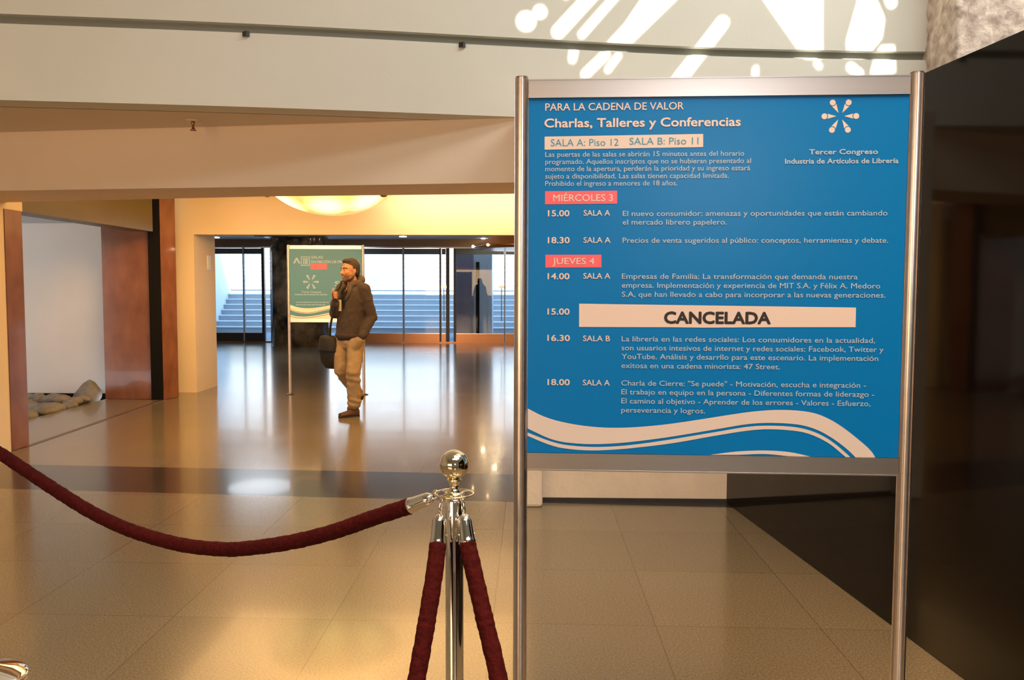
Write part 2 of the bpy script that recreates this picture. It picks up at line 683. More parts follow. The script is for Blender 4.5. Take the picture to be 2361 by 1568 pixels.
# beam over the passage and the soffit between beam and fascia
BF = [(-7.0, 6.72), (-3.97, 6.32), (-1.93, 6.06), (-.12, 5.80), (.5, 5.74)]
BB = [(-7.0, 7.75), (-4.553, 7.22), (-2.13, 6.72), (-.134, 6.50), (.5, 6.45)]
bm_ = MB().prism([(x, y) for x, y in BF] + [(x, y) for x, y in reversed(BB)], 2.13, 2.56)
struct(bm_, 'ceiling_beam', M['beam'])
so = MB().prism([(x, y + .21) for x, y in fcurve if x < 1.6] + [(1.6, 6.9), (.5, 6.6)] + list(reversed(BB)), 2.56, 2.70)
struct(so, 'ceiling_soffit', M['beam'])

# corridor: left wall, stone strips, lintel, garden alcove
struct(MB().box(-4.75, -4.46, 6.45, 7.15, 0, 2.13).box(-4.75, -4.465, 7.1, 7.43, 2.072, 2.67), 'wall_left', M['cream'])
struct(MB().box(-4.72, -4.452, 7.15, 7.395, 0.004, 2.072), 'trim_2', M['stone'])
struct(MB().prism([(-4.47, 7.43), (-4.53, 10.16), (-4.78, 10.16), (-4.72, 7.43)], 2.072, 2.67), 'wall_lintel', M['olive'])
struct(MB().box(-7.0, -4.75, 6.85, 7.1, 0, 2.67), 'wall_alcove_front', M['cream'])
struct(MB().box(-5.33, -4.665, 10.5, 10.6, 0.004, 2.15), 'wall_alcove_cheek', M['stone'])
struct(MB().box(-5.0, -4.56, 10.62, 10.72, 0, 2.67).box(-4.72, -4.575, 10.44, 10.62, 0, 2.67), 'trim_3', M['black'])
struct(MB().prism([(-4.571, 10.455), (-4.49, 10.712), (-4.56, 10.74), (-4.62, 10.47)], 0.004, 2.67), 'trim_4', M['stone'])
struct(MB().box(-4.70, -4.45, 11.2, 11.95, 0, 2.67), 'wall_jamb', M['cream'])
struct(MB().box(-4.45, 3.0, 11.2, 11.42, 2.10, 2.67), 'wall_bulkhead', M['cream'])
struct(MB().box(-9.3, -4.9, 11.05, 11.18, 0.0, 2.235), 'wall_alcove', M['white'])
struct(MB().box(-9.3, -5.33, 10.99, 11.2, -.30, -.001), 'trim_22', M['black'])  # shadow of the recess under the wall, put into a black strip
struct(MB().box(-9.3, -4.9, 11.03, 11.2, 2.235, 2.42), 'trim_5', mat('grey_track', (.42, .42, .44), .6))
struct(MB().box(-9.3, -9.15, 6.9, 11.1, -.3, 2.67), 'wall_garden', M['white'])
struct(MB().box(-9.3, -5.33, 7.1, 11.03, -.36, -.24), 'floor_garden_bed', M['pit'])
struct(MB().box(-5.34, -5.30, 7.1, 10.5, -.3, -.002), 'trim_6', M['black'])
struct(MB().prism([(-4.425, 7.3), (-4.475, 7.3), (-4.60, 10.46), (-4.55, 10.46)], .0005, .003), 'trim_7',
       mat('brown_floor_track', (.11, .06, .03), .35))
struct(MB().box(-9.3, 3.0, 7.0, 11.2, 2.67, 2.75), 'ceiling_corridor', M['cream'])
struct(MB().box(.9, 1.1, 5.9, 11.3, 0, 2.67), 'wall_right', M['cream'])

# low wall and pilaster behind the big sign
struct(MB().box(.085, 1.34, 5.585, 5.75, .028, 2.6), 'wall_low', M['lowwall'])
struct(MB().box(.085, 1.34, 5.58, 5.74, 0, .028), 'baseboard_low', M['baseboard'])
struct(MB().box(-.06, .085, 5.43, 5.78, 0, 2.6), 'trim_8', M['lowwall'], bevel=.02)

# polished black wall on the right and the rough granite pier behind it
bw = [(1.305, 5.584), (1.59, 3.064), (1.985, -.4), (2.6, -.4), (2.6, 5.584)]
struct(MB().prism(bw, 0.003, 2.272), 'wall_black_granite', M['gloss_black'])
gp = MB()
nx, nz = 46, 60
gv, gf = [], []
outline = []
for k in range(nx + 1):
    outline.append((2.765 + 1.4 * k / nx, 5.72))
side = [(2.765, 5.72 + .45 * (8 - k) / 8) for k in range(8)]
plan = side + outline
for j in range(nz + 1):
    for x, y in plan:
        gv.append((x + random.uniform(-.012, .012), y + random.uniform(-.02, .02), 2.0 + 3.0 * j / nz))
npl = len(plan)
for j in range(nz):
    for i in range(npl - 1):
        gf.append((j * npl + i, j * npl + i + 1, (j + 1) * npl + i + 1, (j + 1) * npl + i))
gp.add(gv, gf, True)
gp.box(2.80, 4.1, 5.76, 6.1, 0, 5.0)
struct(gp, 'wall_granite_pier', M['granite'])

# lobby shell (behind the camera) and an added screen, holes cut to shape sun patches
struct(MB().box(-7.2, -7.0, -6.2, 6.9, 0, 6.5), 'wall_lobby_left', M['wall'])
struct(MB().box(6.0, 6.2, -6.2, 6.4, 0, 6.5), 'wall_lobby_right', M['wall'])
struct(MB().box(-7.2, 6.2, -6.2, -6.0, 0, 6.5), 'wall_lobby_rear', M['wall'])
struct(MB().box(-7.0, -4.75, 6.45, 6.6, 0, 2.6), 'wall_lobby_side', M['cream'])
RX0, RX1, RY0, RY1 = .9, 4.5, .9, 2.8
struct(MB().box(-7.2, RX0, -6.2, 6.9, 6.5, 6.7).box(RX1, 6.2, -6.2, 6.9, 6.5, 6.7)
       .box(RX0, RX1, -6.2, RY0, 6.5, 6.7).box(RX0, RX1, RY1, 6.9, 6.5, 6.7), 'ceiling_lobby', M['wall'])
SUN_PATCH_HOLES=[[(1.384, 1.717), (1.389, 1.677), (1.376, 1.643), (1.348, 1.625), (1.313, 1.628), (1.281, 1.65), (1.26, 1.687), (1.255, 1.727), (1.269, 1.76), (1.296, 1.778), (1.331, 1.776), (1.363, 1.753)],
[(1.43, 1.811), (1.433, 1.783), (1.424, 1.76), (1.405, 1.748), (1.381, 1.75), (1.359, 1.765), (1.344, 1.79), (1.341, 1.818), (1.35, 1.841), (1.369, 1.853), (1.393, 1.851), (1.415, 1.836)],
[(1.542, 2.001), (1.544, 1.979), (1.537, 1.961), (1.521, 1.951), (1.502, 1.952), (1.485, 1.965), (1.473, 1.984), (1.47, 2.006), (1.478, 2.025), (1.493, 2.035), (1.512, 2.033), (1.53, 2.021)],
[(1.601, 1.647), (1.588, 1.629), (1.568, 1.623), (1.545, 1.63), (1.527, 1.648), (1.517, 1.673), (1.519, 1.698), (1.676, 2.155), (1.689, 2.173), (1.709, 2.179), (1.732, 2.172), (1.75, 2.154), (1.76, 2.129), (1.758, 2.104)],
[(1.748, 1.679), (1.741, 1.668), (1.729, 1.664), (1.716, 1.668), (1.706, 1.679), (1.7, 1.693), (1.701, 1.707), (1.841, 2.143), (1.849, 2.153), (1.86, 2.157), (1.873, 2.153), (1.884, 2.143), (1.89, 2.129), (1.889, 2.114)],
[(2.053, 2.214), (2.32, 2.281), (2.071, 1.696), (1.918, 1.659), (1.986, 1.852)],
[(1.883, 1.359), (1.874, 1.348), (1.86, 1.345), (1.846, 1.351), (1.834, 1.364), (1.829, 1.38), (1.831, 1.396), (1.912, 1.591), (1.922, 1.602), (1.935, 1.605), (1.95, 1.599), (1.962, 1.586), (1.967, 1.57), (1.965, 1.554)],
[(2.014, 1.442), (2.009, 1.434), (2.001, 1.43), (1.991, 1.432), (1.982, 1.44), (1.977, 1.45), (1.977, 1.461), (2.011, 1.596), (2.016, 1.604), (2.024, 1.608), (2.034, 1.606), (2.043, 1.598), (2.048, 1.588), (2.048, 1.577)],
[(1.754, 1.477), (1.753, 1.463), (1.746, 1.452), (1.734, 1.448), (1.721, 1.452), (1.71, 1.463), (1.705, 1.477), (1.69, 1.557), (1.69, 1.571), (1.697, 1.582), (1.709, 1.586), (1.722, 1.583), (1.733, 1.572), (1.739, 1.558)],
[(2.547, 1.43), (2.536, 1.41), (2.515, 1.402), (2.491, 1.407), (2.471, 1.425), (2.459, 1.45), (2.459, 1.476), (2.608, 2.044), (2.62, 2.062), (2.64, 2.068), (2.664, 2.06), (2.684, 2.041), (2.696, 2.015), (2.696, 1.99)],
[(2.783, 2.336), (3.245, 2.385), (3.45, 1.806), (3.334, 1.795)],
[(3.467, 1.746), (3.474, 1.738), (3.477, 1.729), (3.476, 1.72), (3.471, 1.715), (3.463, 1.714), (3.455, 1.718), (3.42, 1.745), (3.413, 1.753), (3.41, 1.762), (3.411, 1.771), (3.416, 1.776), (3.424, 1.777), (3.432, 1.773)],
[(3.524, 2.414), (3.607, 2.404), (3.774, 2.178), (3.811, 2.012), (3.756, 1.856), (3.635, 1.84), (3.576, 1.969), (3.56, 2.118)],
[(3.769, 1.733), (3.783, 1.721), (3.791, 1.704), (3.791, 1.688), (3.784, 1.676), (3.77, 1.673), (3.755, 1.678), (3.674, 1.726), (3.66, 1.739), (3.652, 1.755), (3.652, 1.772), (3.66, 1.783), (3.673, 1.787), (3.688, 1.782)],
[(3.833, 1.95), (3.922, 1.959), (4.011, 1.73), (3.849, 1.703), (3.831, 1.807)],
[(3.805, 2.331), (3.814, 2.311), (3.814, 2.292), (3.805, 2.278), (3.788, 2.273), (3.769, 2.28), (3.753, 2.295), (3.728, 2.33), (3.718, 2.35), (3.718, 2.37), (3.728, 2.384), (3.744, 2.388), (3.763, 2.382), (3.78, 2.366)],
[(2.994, 1.675), (3.023, 1.689), (3.054, 1.602), (3.02, 1.599)]]
cu = bpy.data.curves.new('sun_gobo', 'CURVE')  # added gobo, unseen, lets the sun through as wall patches
cu.dimensions = '2D'
cu.fill_mode = 'BOTH'
cu.extrude = .002
for poly in [[(RX0 - .02, RY0 - .02), (RX1 + .02, RY0 - .02), (RX1 + .02, RY1 + .02), (RX0 - .02, RY1 + .02)]] + SUN_PATCH_HOLES:
    s = cu.splines.new('POLY')
    s.points.add(len(poly) - 1)
    for p, (x, y) in zip(s.points, poly):
        p.co = (x, y, 0, 1)
    s.use_cyclic_u = True
to = bpy.data.objects.new('tmp', cu)
COL.objects.link(to)
sm = evaluated_mesh(to)
bpy.data.objects.remove(to)
sm.materials.clear()
sm.materials.append(M['wall'])
scr = bpy.data.objects.new('ceiling_sun_gobo', sm)
scr.location = (0, 0, 6.503)
scr['kind'] = 'structure'
COL.objects.link(scr)

# vestibule
struct(MB().box(-10.0, 4.2, 11.42, 22.2, 2.58, 2.7), 'ceiling_vestibule', M['darkceil'])
struct(MB().box(-10.0, 4.2, 11.0, 22.0, 2.7, 6.5), 'wall_upper_storey', M['wall'])
struct(MB().box(-10.0, -9.85, 11.2, 21.6, 0, 2.6).box(-10.0, -4.7, 11.42, 11.6, 0, 2.6), 'wall_vestibule_left', M['cream'])
struct(MB().box(4.0, 4.2, 5.9, 21.6, 0, 2.6), 'wall_vestibule_right', M['cream'])
cl = MB().lathe([(.001, 0), (.66, 0), (.66, 2.58)], (-5.46, 20.08, 0), 48)
struct(cl, 'column_marble', M['marble'])
struct(MB().box(-6.05, -4.85, 18.6, 19.1, 2.50, 2.58), 'trim_9', M['darksteel'])

# glass entrance: header, posts, leaves
struct(MB().box(-10, 4.2, 21.22, 21.42, 2.40, 2.58), 'trim_10', mat('brown_door_header', (.30, .20, .15), .3))
struct(MB().box(-10, 4.2, 21.20, 21.24, 2.365, 2.40), 'trim_11', M['steel'])  # added strip standing in for a line of light above the doors
DN = [0]


def leaf(x0, x1, handle=None, kick='bronze', y=21.3):
    DN[0] += 1
    d = MB().box(x0, x1, y - .006, y + .006, .24, 2.24).build('door_%d' % DN[0], M['glass'])
    d['kind'] = 'structure'
    MB().box(x0, x1, y - .03, y + .03, .03, .245).build('kick_rail', M[kick], d)
    MB().box(x0, x1, y - .025, y + .025, 2.22, 2.36).build('top_rail', mat('blue_grey_rail', (.10, .13, .16), .25), d)
    MB().box(x0, x1, y - .034, y - .03, .232, .245).build('rail_edge', M['steel'], d)
    if handle:
        hb = MB().tube([(handle, y - .07, .55), (handle, y - .07, 1.45)], .012)
        hb.tube([(handle, y - .07, 1.42), (handle, y, 1.42)], .01).tube([(handle, y - .07, .6), (handle, y, .6)], .01)
        hb.box(handle - .07, handle + .07, y - .09, y - .05, 1.38, 1.44)
        hb.build('handle', M['steel'], d)
    return d


leaf(-9.85, -8.2, kick='darksteel')  # left kick rails: same bronze, their dim reflection put into a darker material
leaf(-8.18, -7.22, kick='darksteel')
leaf(-7.20, -6.75, kick='darksteel')
leaf(-6.47, -6.0, kick='darksteel')
leaf(-4.9, -3.19)
leaf(-3.17, -2.27, handle=-2.16)
leaf(-2.22, -2.12)
leaf(-1.86, -.66, handle=-.72)
leaf(-.62, 1.2)
leaf(1.22, 4.0)
for i, (x0, x1, m_) in enumerate(((-6.75, -6.68, 'darksteel'), (-6.53, -6.47, 'darksteel'), (-2.275, -2.235, 'darksteel'),
                                  (-2.11, -2.03, 'darksteel'), (-1.92, -1.86, 'darksteel'), (-.655, -.625, 'bluegrey'),
                                  (-7.225, -7.195, 'bluegrey'), (-3.20, -3.16, 'bluegrey'))):
    struct(MB().box(x0, x1, 21.25, 21.35, .03, 2.37), 'trim_%d' % (12 + i), M[m_])
struct(MB().box(-10, 4.2, 21.24, 21.4, 0, .032), 'trim_20', M['bronze'])

# outside: paving, stairs, parapet, gate pillar
struct(MB().box(-14, 8, 21.42, 26.0, -.1, -.005), 'floor_outside_paving', M['pave'])
st = MB()
for n in range(16):
    y0 = 26.0 + .37 * n
    st.box(-10.6, 8, y0, 32.5, .165 * n - .01, .165 * (n + 1) - .028)
struct(st, 'floor_outside_stairs', M['step'])
ns = MB()
for n in range(16):
    y0 = 26.0 + .37 * n
    ns.box(-10.6, 8, y0 - .055, y0 + .36, .165 * (n + 1) - .028, .165 * (n + 1))
struct(ns, 'trim_21', M['nosing'])
struct(MB().prism([(-9.55, 24.6), (-10.62, 31.9), (-12.2, 31.9), (-11.2, 24.6)], 0, 4.2), 'wall_outside_parapet', M['outwhite'])
pl = struct(MB().box(-2.02, -1.54, 23.0, 23.9, -.005, 3.2), 'pillar_outside', M['violet'])
MB().box(-1.54, -1.04, 23.05, 23.9, -.005, 3.2).box(-1.14, -1.10, 23.02, 23.05, 0, 3.2).build('cladding', M['bluegrey'], pl)
MB().box(-1.475, -1.38, 23.03, 23.06, .02, 2.08).build('slot', M['black'], pl)
# ------------------------------------------------------------ information signs
def text_mesh(body, width, cap):
    """flat letters: width and cap height in metres, baseline at the origin"""
    c = bpy.data.curves.new('t', 'FONT')
    c.body = body
    c.size = 1
    c.resolution_u = 3
    o = bpy.data.objects.new('t', c)
    COL.objects.link(o)
    me = evaluated_mesh(o)
    bpy.data.objects.remove(o)
    vs = [v.co.copy() for v in me.vertices]
    fs = [tuple(p.vertices) for p in me.polygons]
    bpy.data.meshes.remove(me)
    x0, x1 = min(v.x for v in vs), max(v.x for v in vs)
    k = width / (x1 - x0)
    return [((v.x - x0) * k, v.y * cap / .69) for v in vs], fs


STYLE_OFF = {'m': .008, 'b': .022, 'l': .003, 'dark': .0, 'black': .038, 'serif': .022}


def smooth2(pts, n=5):
    return [(p.x, p.y) for p in smooth_curve([(x, y, 0) for x, y in pts], n)]


def ribbon(mb, top, bot, TOP, d):
    """flat band between two curves given as (u, v) from the panel's top left"""
    a, b = smooth2(top), smooth2(bot)

    def res(c, n):
        xs, out = [p[0] for p in c], []
        L = [0]
        for i in range(1, len(c)):
            L.append(L[-1] + math.dist(c[i], c[i - 1]))
        for k in range(n):
            s = L[-1] * k / (n - 1)
            out.append((interp(s, L, xs), interp(s, L, [p[1] for p in c])))
        return out
    a, b = res(a, 60), res(b, 60)
    v = [(x, d, TOP - y) for x, y in a] + [(x, d, TOP - y) for x, y in b]
    mb.add(v, [(i, i + 1, 61 + i, 60 + i) for i in range(59)])


def flat(mb, poly, TOP, d):
    mb.add([(x, d, TOP - y) for x, y in poly], [tuple(range(len(poly)))])


def logo(mb, c, r, TOP, d):
    for k in range(6):
        a = math.radians(60 * k)
        ca, sa = math.cos(a), math.sin(a)

        def P(x, y):
            return (c[0] + x * ca - y * sa, c[1] + x * sa + y * ca)
        br = r * .187
        flat(mb, [P(r + br * math.cos(t * math.pi / 10), br * math.sin(t * math.pi / 10)) for t in range(20)], TOP, d)
        arc = [P(r - 1.28 * br * math.cos(t), 1.28 * br * math.sin(t)) for t in (-.75, -.4, 0, .4, .75)]
        flat(mb, [P(r * .24, 0)] + arc, TOP, d)


def post_profile(r=.018, slots=8):
    pts = []
    for k in range(slots):
        a = 2 * math.pi * (k + .5) / slots
        for da, rr in ((-.32, 1.0), (-.15, 1.0), (-.12, .76), (.12, .76), (.15, 1.0), (.32, 1.0)):
            pts.append((r * rr * math.cos(a + da), r * rr * math.sin(a + da)))
    return pts


def make_sign(name, label, loc, rz, W, panel_mat):
    root = thing(name, label, 'sign', loc, rz, 'information signs in aluminium frames')
    for x in (-.018, W + .018):
        mb = MB()
        mb.prism([(x + px, py) for px, py in post_profile()], .012, 1.957)
        po = mb.build('post', M['alu'], root)
        MB().lathe([(.0, 1.957), (.0155, 1.957), (.0155, 1.960), (0, 1.960)], (x, 0, 0), 16, False).build('post_cap', M['alu_groove'], po)
        MB().lathe([(0, 0), (.055, 0), (.055, .006), (.045, .010), (.02, .014), (0, .014)], (x, 0, 0), 28).build('foot_plate', M['darksteel'], root)
    for z0, z1, nm in ((1.9055, 1.9525, 'top_rail'), (.9525, .9985, 'bottom_rail')):
        mb = MB().box(0.0, W, -.008, .008, z0, z1)
        mb.box(0.0, W, -.0095, .0095, z0, z0 + .003).box(0, W, -.0095, .0095, z1 - .003, z1)
        mb.build(nm, M['alu'], root)
    pn = MB().box(0.0, W, -.004, .004, .9985, 1.9055).build('panel', panel_mat, root)
    return root, pn


def lettering(pn, items, TOP, mats, kx=1.0):
    by = []
    for body, u, v, w, cap, style in items:
        d = STYLE_OFF[style] * cap / .69
        t, fs = text_mesh(body, w * kx - 2 * d, cap - 2 * d)
        mb = MB()
        by.append((mats[style], mb))
        for i, (dx, dy) in enumerate(((0, 0), (-1, 0), (1, 0), (0, -1), (0, 1), (.7, .7), (-.7, .7), (.7, -.7), (-.7, -.7))):   # weight of the letters
            if i and d < 1e-5:
                break
            mb.add([(u * kx + d + x + dx * d, -.0052 - i * 2e-5, TOP - v + d + y + dy * d) for x, y in t], fs)
    for mname, mb in by:
        mb.build('lettering', M[mname], pn, fix=False)


TEXT1=[
  ('PARA LA CADENA DE VALOR', 0.0417, 0.0315, 0.3455, 0.0184, 'm'),
  ('Charlas, Talleres y Conferencias', 0.0396, 0.0738, 0.4886, 0.0228, 'b'),
  ('SALA A: Piso 12', 0.0561, 0.1203, 0.1701, 0.0175, 'dark'),
  ('SALA B: Piso 11', 0.2534, 0.118, 0.1714, 0.0173, 'dark'),
  ('Las puertas de las salas se abrirán 15 minutos antes del horario', 0.0425, 0.1472, 0.4954, 0.0126, 'l'),
  ('programado. Aquellos inscriptos que no se hubieran presentado al', 0.0426, 0.1654, 0.5126, 0.0125, 'l'),
  ('momento de la apertura, perderán la prioridad y su ingreso estará', 0.0426, 0.1834, 0.5108, 0.0126, 'l'),
  ('sujeto a disponibilidad. Las salas tienen capacidad limitada.', 0.0426, 0.202, 0.4585, 0.0126, 'l'),
  ('Prohibido el ingreso a menores de 18 años.', 0.0426, 0.2203, 0.3315, 0.0127, 'l'),
  ('MIÉRCOLES 3', 0.0628, 0.2588, 0.1506, 0.017, 'm'),
  ('15.00', 0.0498, 0.2974, 0.0548, 0.0159, 'b'),
  ('SALA A', 0.1402, 0.2958, 0.0669, 0.0143, 'm'),
  ('El nuevo consumidor: amenazas y oportunidades que están cambiando', 0.2388, 0.2967, 0.6523, 0.0131, 'l'),
  ('el mercado librero papelero.', 0.2389, 0.3185, 0.2593, 0.0132, 'l'),
  ('18.30', 0.0499, 0.3657, 0.0557, 0.0161, 'b'),
  ('SALA A', 0.1404, 0.3644, 0.0682, 0.0143, 'm'),
  ('Precios de venta sugeridos al público: conceptos, herramientas y debate.', 0.2392, 0.3644, 0.6557, 0.0132, 'l'),
  ('JUEVES 4', 0.0624, 0.4187, 0.1062, 0.0161, 'm'),
  ('14.00', 0.05, 0.4576, 0.0559, 0.0161, 'b'),
  ('SALA A', 0.1408, 0.4556, 0.0683, 0.0144, 'm'),
  ('Empresas de Familia: La transformación que demanda nuestra', 0.2384, 0.4556, 0.5849, 0.0133, 'l'),
  ('empresa. Implementación y experiencia de MIT S.A. y Félix A. Medoro', 0.2386, 0.4784, 0.6403, 0.0133, 'l'),
  ('S.A, que han llevado a cabo para incorporar a las nuevas generaciones.', 0.2387, 0.5014, 0.6536, 0.0133, 'l'),
  ('15.00', 0.0501, 0.5481, 0.0565, 0.0162, 'b'),
  ('CANCELADA', 0.3455, 0.5701, 0.2671, 0.0321, 'black'),
  ('16.30', 0.0502, 0.616, 0.0579, 0.0162, 'b'),
  ('SALA B', 0.1414, 0.6157, 0.0686, 0.0145, 'm'),
  ('La librería en las redes sociales: Los consumidores en la actualidad,', 0.2395, 0.6155, 0.6307, 0.0134, 'l'),
  ('son usuarios intesivos de internet y redes sociales: Facebook, Twitter y', 0.2396, 0.6384, 0.652, 0.0133, 'l'),
  ('YouTube. Análisis y desarrllo para este escenario. La implementación', 0.2398, 0.6608, 0.6396, 0.0134, 'l'),
  ('exitosa en una cadena minorista: 47 Street.', 0.2399, 0.6842, 0.3973, 0.0134, 'l'),
  ('18.00', 0.0512, 0.7305, 0.0572, 0.0163, 'b'),
  ('SALA A', 0.1418, 0.7299, 0.0689, 0.0146, 'm'),
  ('Charla de Cierre: "Se puede" - Motivación, escucha e integración -', 0.2402, 0.7293, 0.6113, 0.0135, 'l'),
  ('El trabajo en equipo en la persona - Diferentes formas de liderazgo -', 0.2404, 0.7522, 0.632, 0.0135, 'l'),
  ('El camino al objetivo - Aprender de los errores - Valores - Esfuerzo,', 0.2405, 0.7756, 0.623, 0.0135, 'l'),
  ('perseverancia y logros.', 0.2407, 0.7991, 0.2118, 0.0135, 'l'),
  ('Tercer Congreso', 0.6969, 0.1452, 0.1668, 0.0128, 'serif'),
  ('Industria de Artículos de Librería', 0.6385, 0.168, 0.2757, 0.0129, 'serif'),
]
ROOM= [(0.0407, 0.0962), (0.4385, 0.0925), (0.4389, 0.125), (0.0408, 0.129)]
RED1= [(0.0426, 0.2336), (0.2253, 0.2329), (0.2255, 0.2654), (0.0427, 0.2666)]
RED2= [(0.0444, 0.395), (0.1871, 0.3945), (0.1876, 0.4269), (0.0444, 0.4276)]
CANC= [(0.1315, 0.5197), (0.8256, 0.5265), (0.826, 0.5758), (0.1317, 0.5794)]
LOGO = [(0.7743, 0.0516), (0.8138, 0.0521), (0.7735, 0.0115)]
WAVE1 = ([(0.0007, 0.7917), (0.0418, 0.8119), (0.0936, 0.8267), (0.1625, 0.8369), (0.2396, 0.8392), (0.3334, 0.8317), (0.4181, 0.8192), (0.5234, 0.801), (0.5862, 0.7918), (0.6488, 0.7878), (0.7114, 0.7916), (0.7532, 0.8032), (0.7951, 0.8263), (0.8372, 0.858), (0.871, 0.8876), (0.8847, 0.9076)], [(0.0007, 0.8442), (0.0548, 0.8686), (0.0981, 0.8791), (0.1627, 0.8828), (0.2271, 0.8798), (0.2912, 0.8726), (0.3762, 0.8595), (0.4818, 0.8402), (0.5657, 0.8251), (0.6285, 0.8215), (0.6912, 0.8252), (0.7372, 0.8376), (0.7792, 0.8608), (0.813, 0.8862), (0.8363, 0.9082)])
WAVE2 = ([(0.0007, 0.8547), (0.0549, 0.8752), (0.0981, 0.8857), (0.1627, 0.8902), (0.2271, 0.8877), (0.2912, 0.8804), (0.3763, 0.8665), (0.4819, 0.8471), (0.5658, 0.832), (0.6286, 0.8288), (0.6913, 0.8329), (0.7374, 0.8462), (0.7752, 0.8673), (0.809, 0.8948), (0.8238, 0.9084)], [(0.0007, 0.8635), (0.0549, 0.8853), (0.0981, 0.8953), (0.1628, 0.8994), (0.2272, 0.896), (0.2913, 0.8891), (0.3764, 0.8769), (0.482, 0.8566), (0.566, 0.8419), (0.6288, 0.8379), (0.6915, 0.8424), (0.7292, 0.8527), (0.767, 0.8717), (0.7966, 0.895), (0.8126, 0.9085)])
WAVE3 = ([(0.4699, 0.9062), (0.5374, 0.8967), (0.6088, 0.8929), (0.6716, 0.8964), (0.7261, 0.9074)], [(0.5375, 0.9054), (0.6089, 0.9019), (0.6718, 0.9072)])
TEXT2=[
  ('SALAS', 0.2815, 0.1241, 0.1533, 0.0368, 'b'),
  ('EXHIBICIÓN DE PRODUCTOS', 0.2817, 0.1837, 0.6208, 0.0369, 'b'),
  ('Tercer Congreso', 0.1539, 0.5693, 0.2544, 0.0237, 'serif'),
  ('Industria de Artículos de Librería', 0.0629, 0.6015, 0.4195, 0.0237, 'serif'),
  ('S', 0.5834, 0.4834, 0.068, 0.0678, 'b'),
  ('I', 0.5553, 0.5693, 0.0215, 0.0644, 'b'),
]
CARET = [(0.0426, 0.1879), (0.0818, 0.1135), (0.1011, 0.1135), (0.1411, 0.1879), (0.114, 0.1879), (0.0911, 0.1397), (0.0698, 0.1879)]
SQ = [(0.146, 0.0972), (0.2639, 0.2177)]
RED = [(0.2724, 0.1915), (0.4841, 0.2639)]
LOGO2 = (0.2732, 0.4263)
LINES = [(0.0752, 0.6983), (0.5023, 0.6983), (0.0752, 0.7306), (0.4594, 0.7306)]
VA = [(-0.0016, 0.727), (0.086, 0.7558), (0.1938, 0.7702), (0.3015, 0.7666), (0.4092, 0.7522), (0.524, 0.7306), (0.7319, 0.684), (0.9433, 0.6588)]
VB = [(-0.0016, 0.7939), (0.0861, 0.8242), (0.1939, 0.8386), (0.3018, 0.8335), (0.4095, 0.8083), (0.5243, 0.781), (0.7322, 0.7306), (0.9438, 0.7019)]
VC = [(-0.0016, 0.8566), (0.0861, 0.876), (0.194, 0.8804), (0.3378, 0.8638), (0.4815, 0.835), (0.5533, 0.8278), (0.7328, 0.7954), (0.9446, 0.781)]
VCl = [(-0.0016, 0.871), (0.0861, 0.8926), (0.1941, 0.8948), (0.3379, 0.876), (0.4816, 0.8494), (0.5534, 0.8407), (0.7329, 0.8112), (0.9448, 0.7954)]
VAl = [(-0.0016, 0.7774), (0.0861, 0.8112), (0.1939, 0.8256), (0.3017, 0.8205), (0.4094, 0.7954), (0.5242, 0.7666), (0.7321, 0.7163), (0.9436, 0.6875)]
TOP = 1.9055
sign, pn = make_sign('information_sign', 'large blue schedule sign with white lettering in the foreground, between two aluminium posts',
                     (-.006, 2.194, 0), math.atan2(-.037, .938), .9407, M['panel_blue'])
lettering(pn, TEXT1, TOP, {'m': 'print', 'b': 'print', 'l': 'print_light', 'dark': 'print_dark', 'black': 'print_black', 'serif': 'print_light'}, 1.005)
mb = MB()
flat(mb, ROOM, TOP, -.0047)
mb.build('room_banner', M['print'], pn)
for R_ in (RED1, RED2):
    mb = MB()
    flat(mb, R_, TOP, -.0047)
    mb.build('date_banner', M['red'], pn)
mb = MB()
mb.add([(CANC[0][0], -.0049, TOP - CANC[0][1]), (CANC[1][0], -.0049, TOP - CANC[1][1]), (CANC[2][0], -.0049, TOP - CANC[2][1]),
        (.62, -.0049, TOP - .5772), (.45, -.0049, TOP - .5792), (.36, -.0049, TOP - .5787), (CANC[3][0], -.0049, TOP - CANC[3][1])], [tuple(range(7))])
mb.build('cancellation_strip', M['paper'], pn)['label'] = 'white paper strip reading CANCELADA'
mb = MB()
logo(mb, LOGO[0], .0387, TOP, -.0047)
mb.build('logo', M['print'], pn)
for wv in (WAVE1, WAVE2, WAVE3):
    mb = MB()
    ribbon(mb, wv[0], wv[1], TOP, -.0047)
    mb.build('wave_stripe', M['print'], pn)

sign2, pn2 = make_sign('information_sign', 'smaller-looking far blue sign standing behind the man, before the black column',
                       (-3.135, 11.05, 0), math.atan2(.02, .938), .936, M['panel_teal'])
lettering(pn2, TEXT2, TOP, {'b': 'print_light', 'serif': 'print_light'})
mb = MB()
flat(mb, [CARET[0], CARET[1], CARET[2], CARET[5], CARET[6]], TOP, -.0047)
flat(mb, [CARET[2], CARET[3], CARET[4], CARET[5]], TOP, -.0047)
mb.build('arrow_emblem', M['print_light'], pn2)
mb = MB()
x0, y0, x1, y1 = SQ[0] + SQ[1]
t_ = .010
for q in ((x0, y0, x1, y0 + t_), (x0, y1 - t_, x1, y1), (x0, y0, x0 + t_, y1), (x1 - t_, y0, x1, y1),
          (x0 + .022, y0 + .024, x1 - .022, y0 + .036), (x0 + .03, y0 + .055, x0 + .045, y1 - .02), (x0 + .055, y0 + .055, x0 + .068, y1 - .02),
          (x1 - .045, y0 + .055, x1 - .03, y1 - .02), (x0 + .022, y0 + .044, x1 - .022, y0 + .052)):
    flat(mb, [(q[0], q[1]), (q[2], q[1]), (q[2], q[3]), (q[0], q[3])], TOP, -.0047)
mb.build('building_emblem', M['print_light'], pn2)
mb = MB()
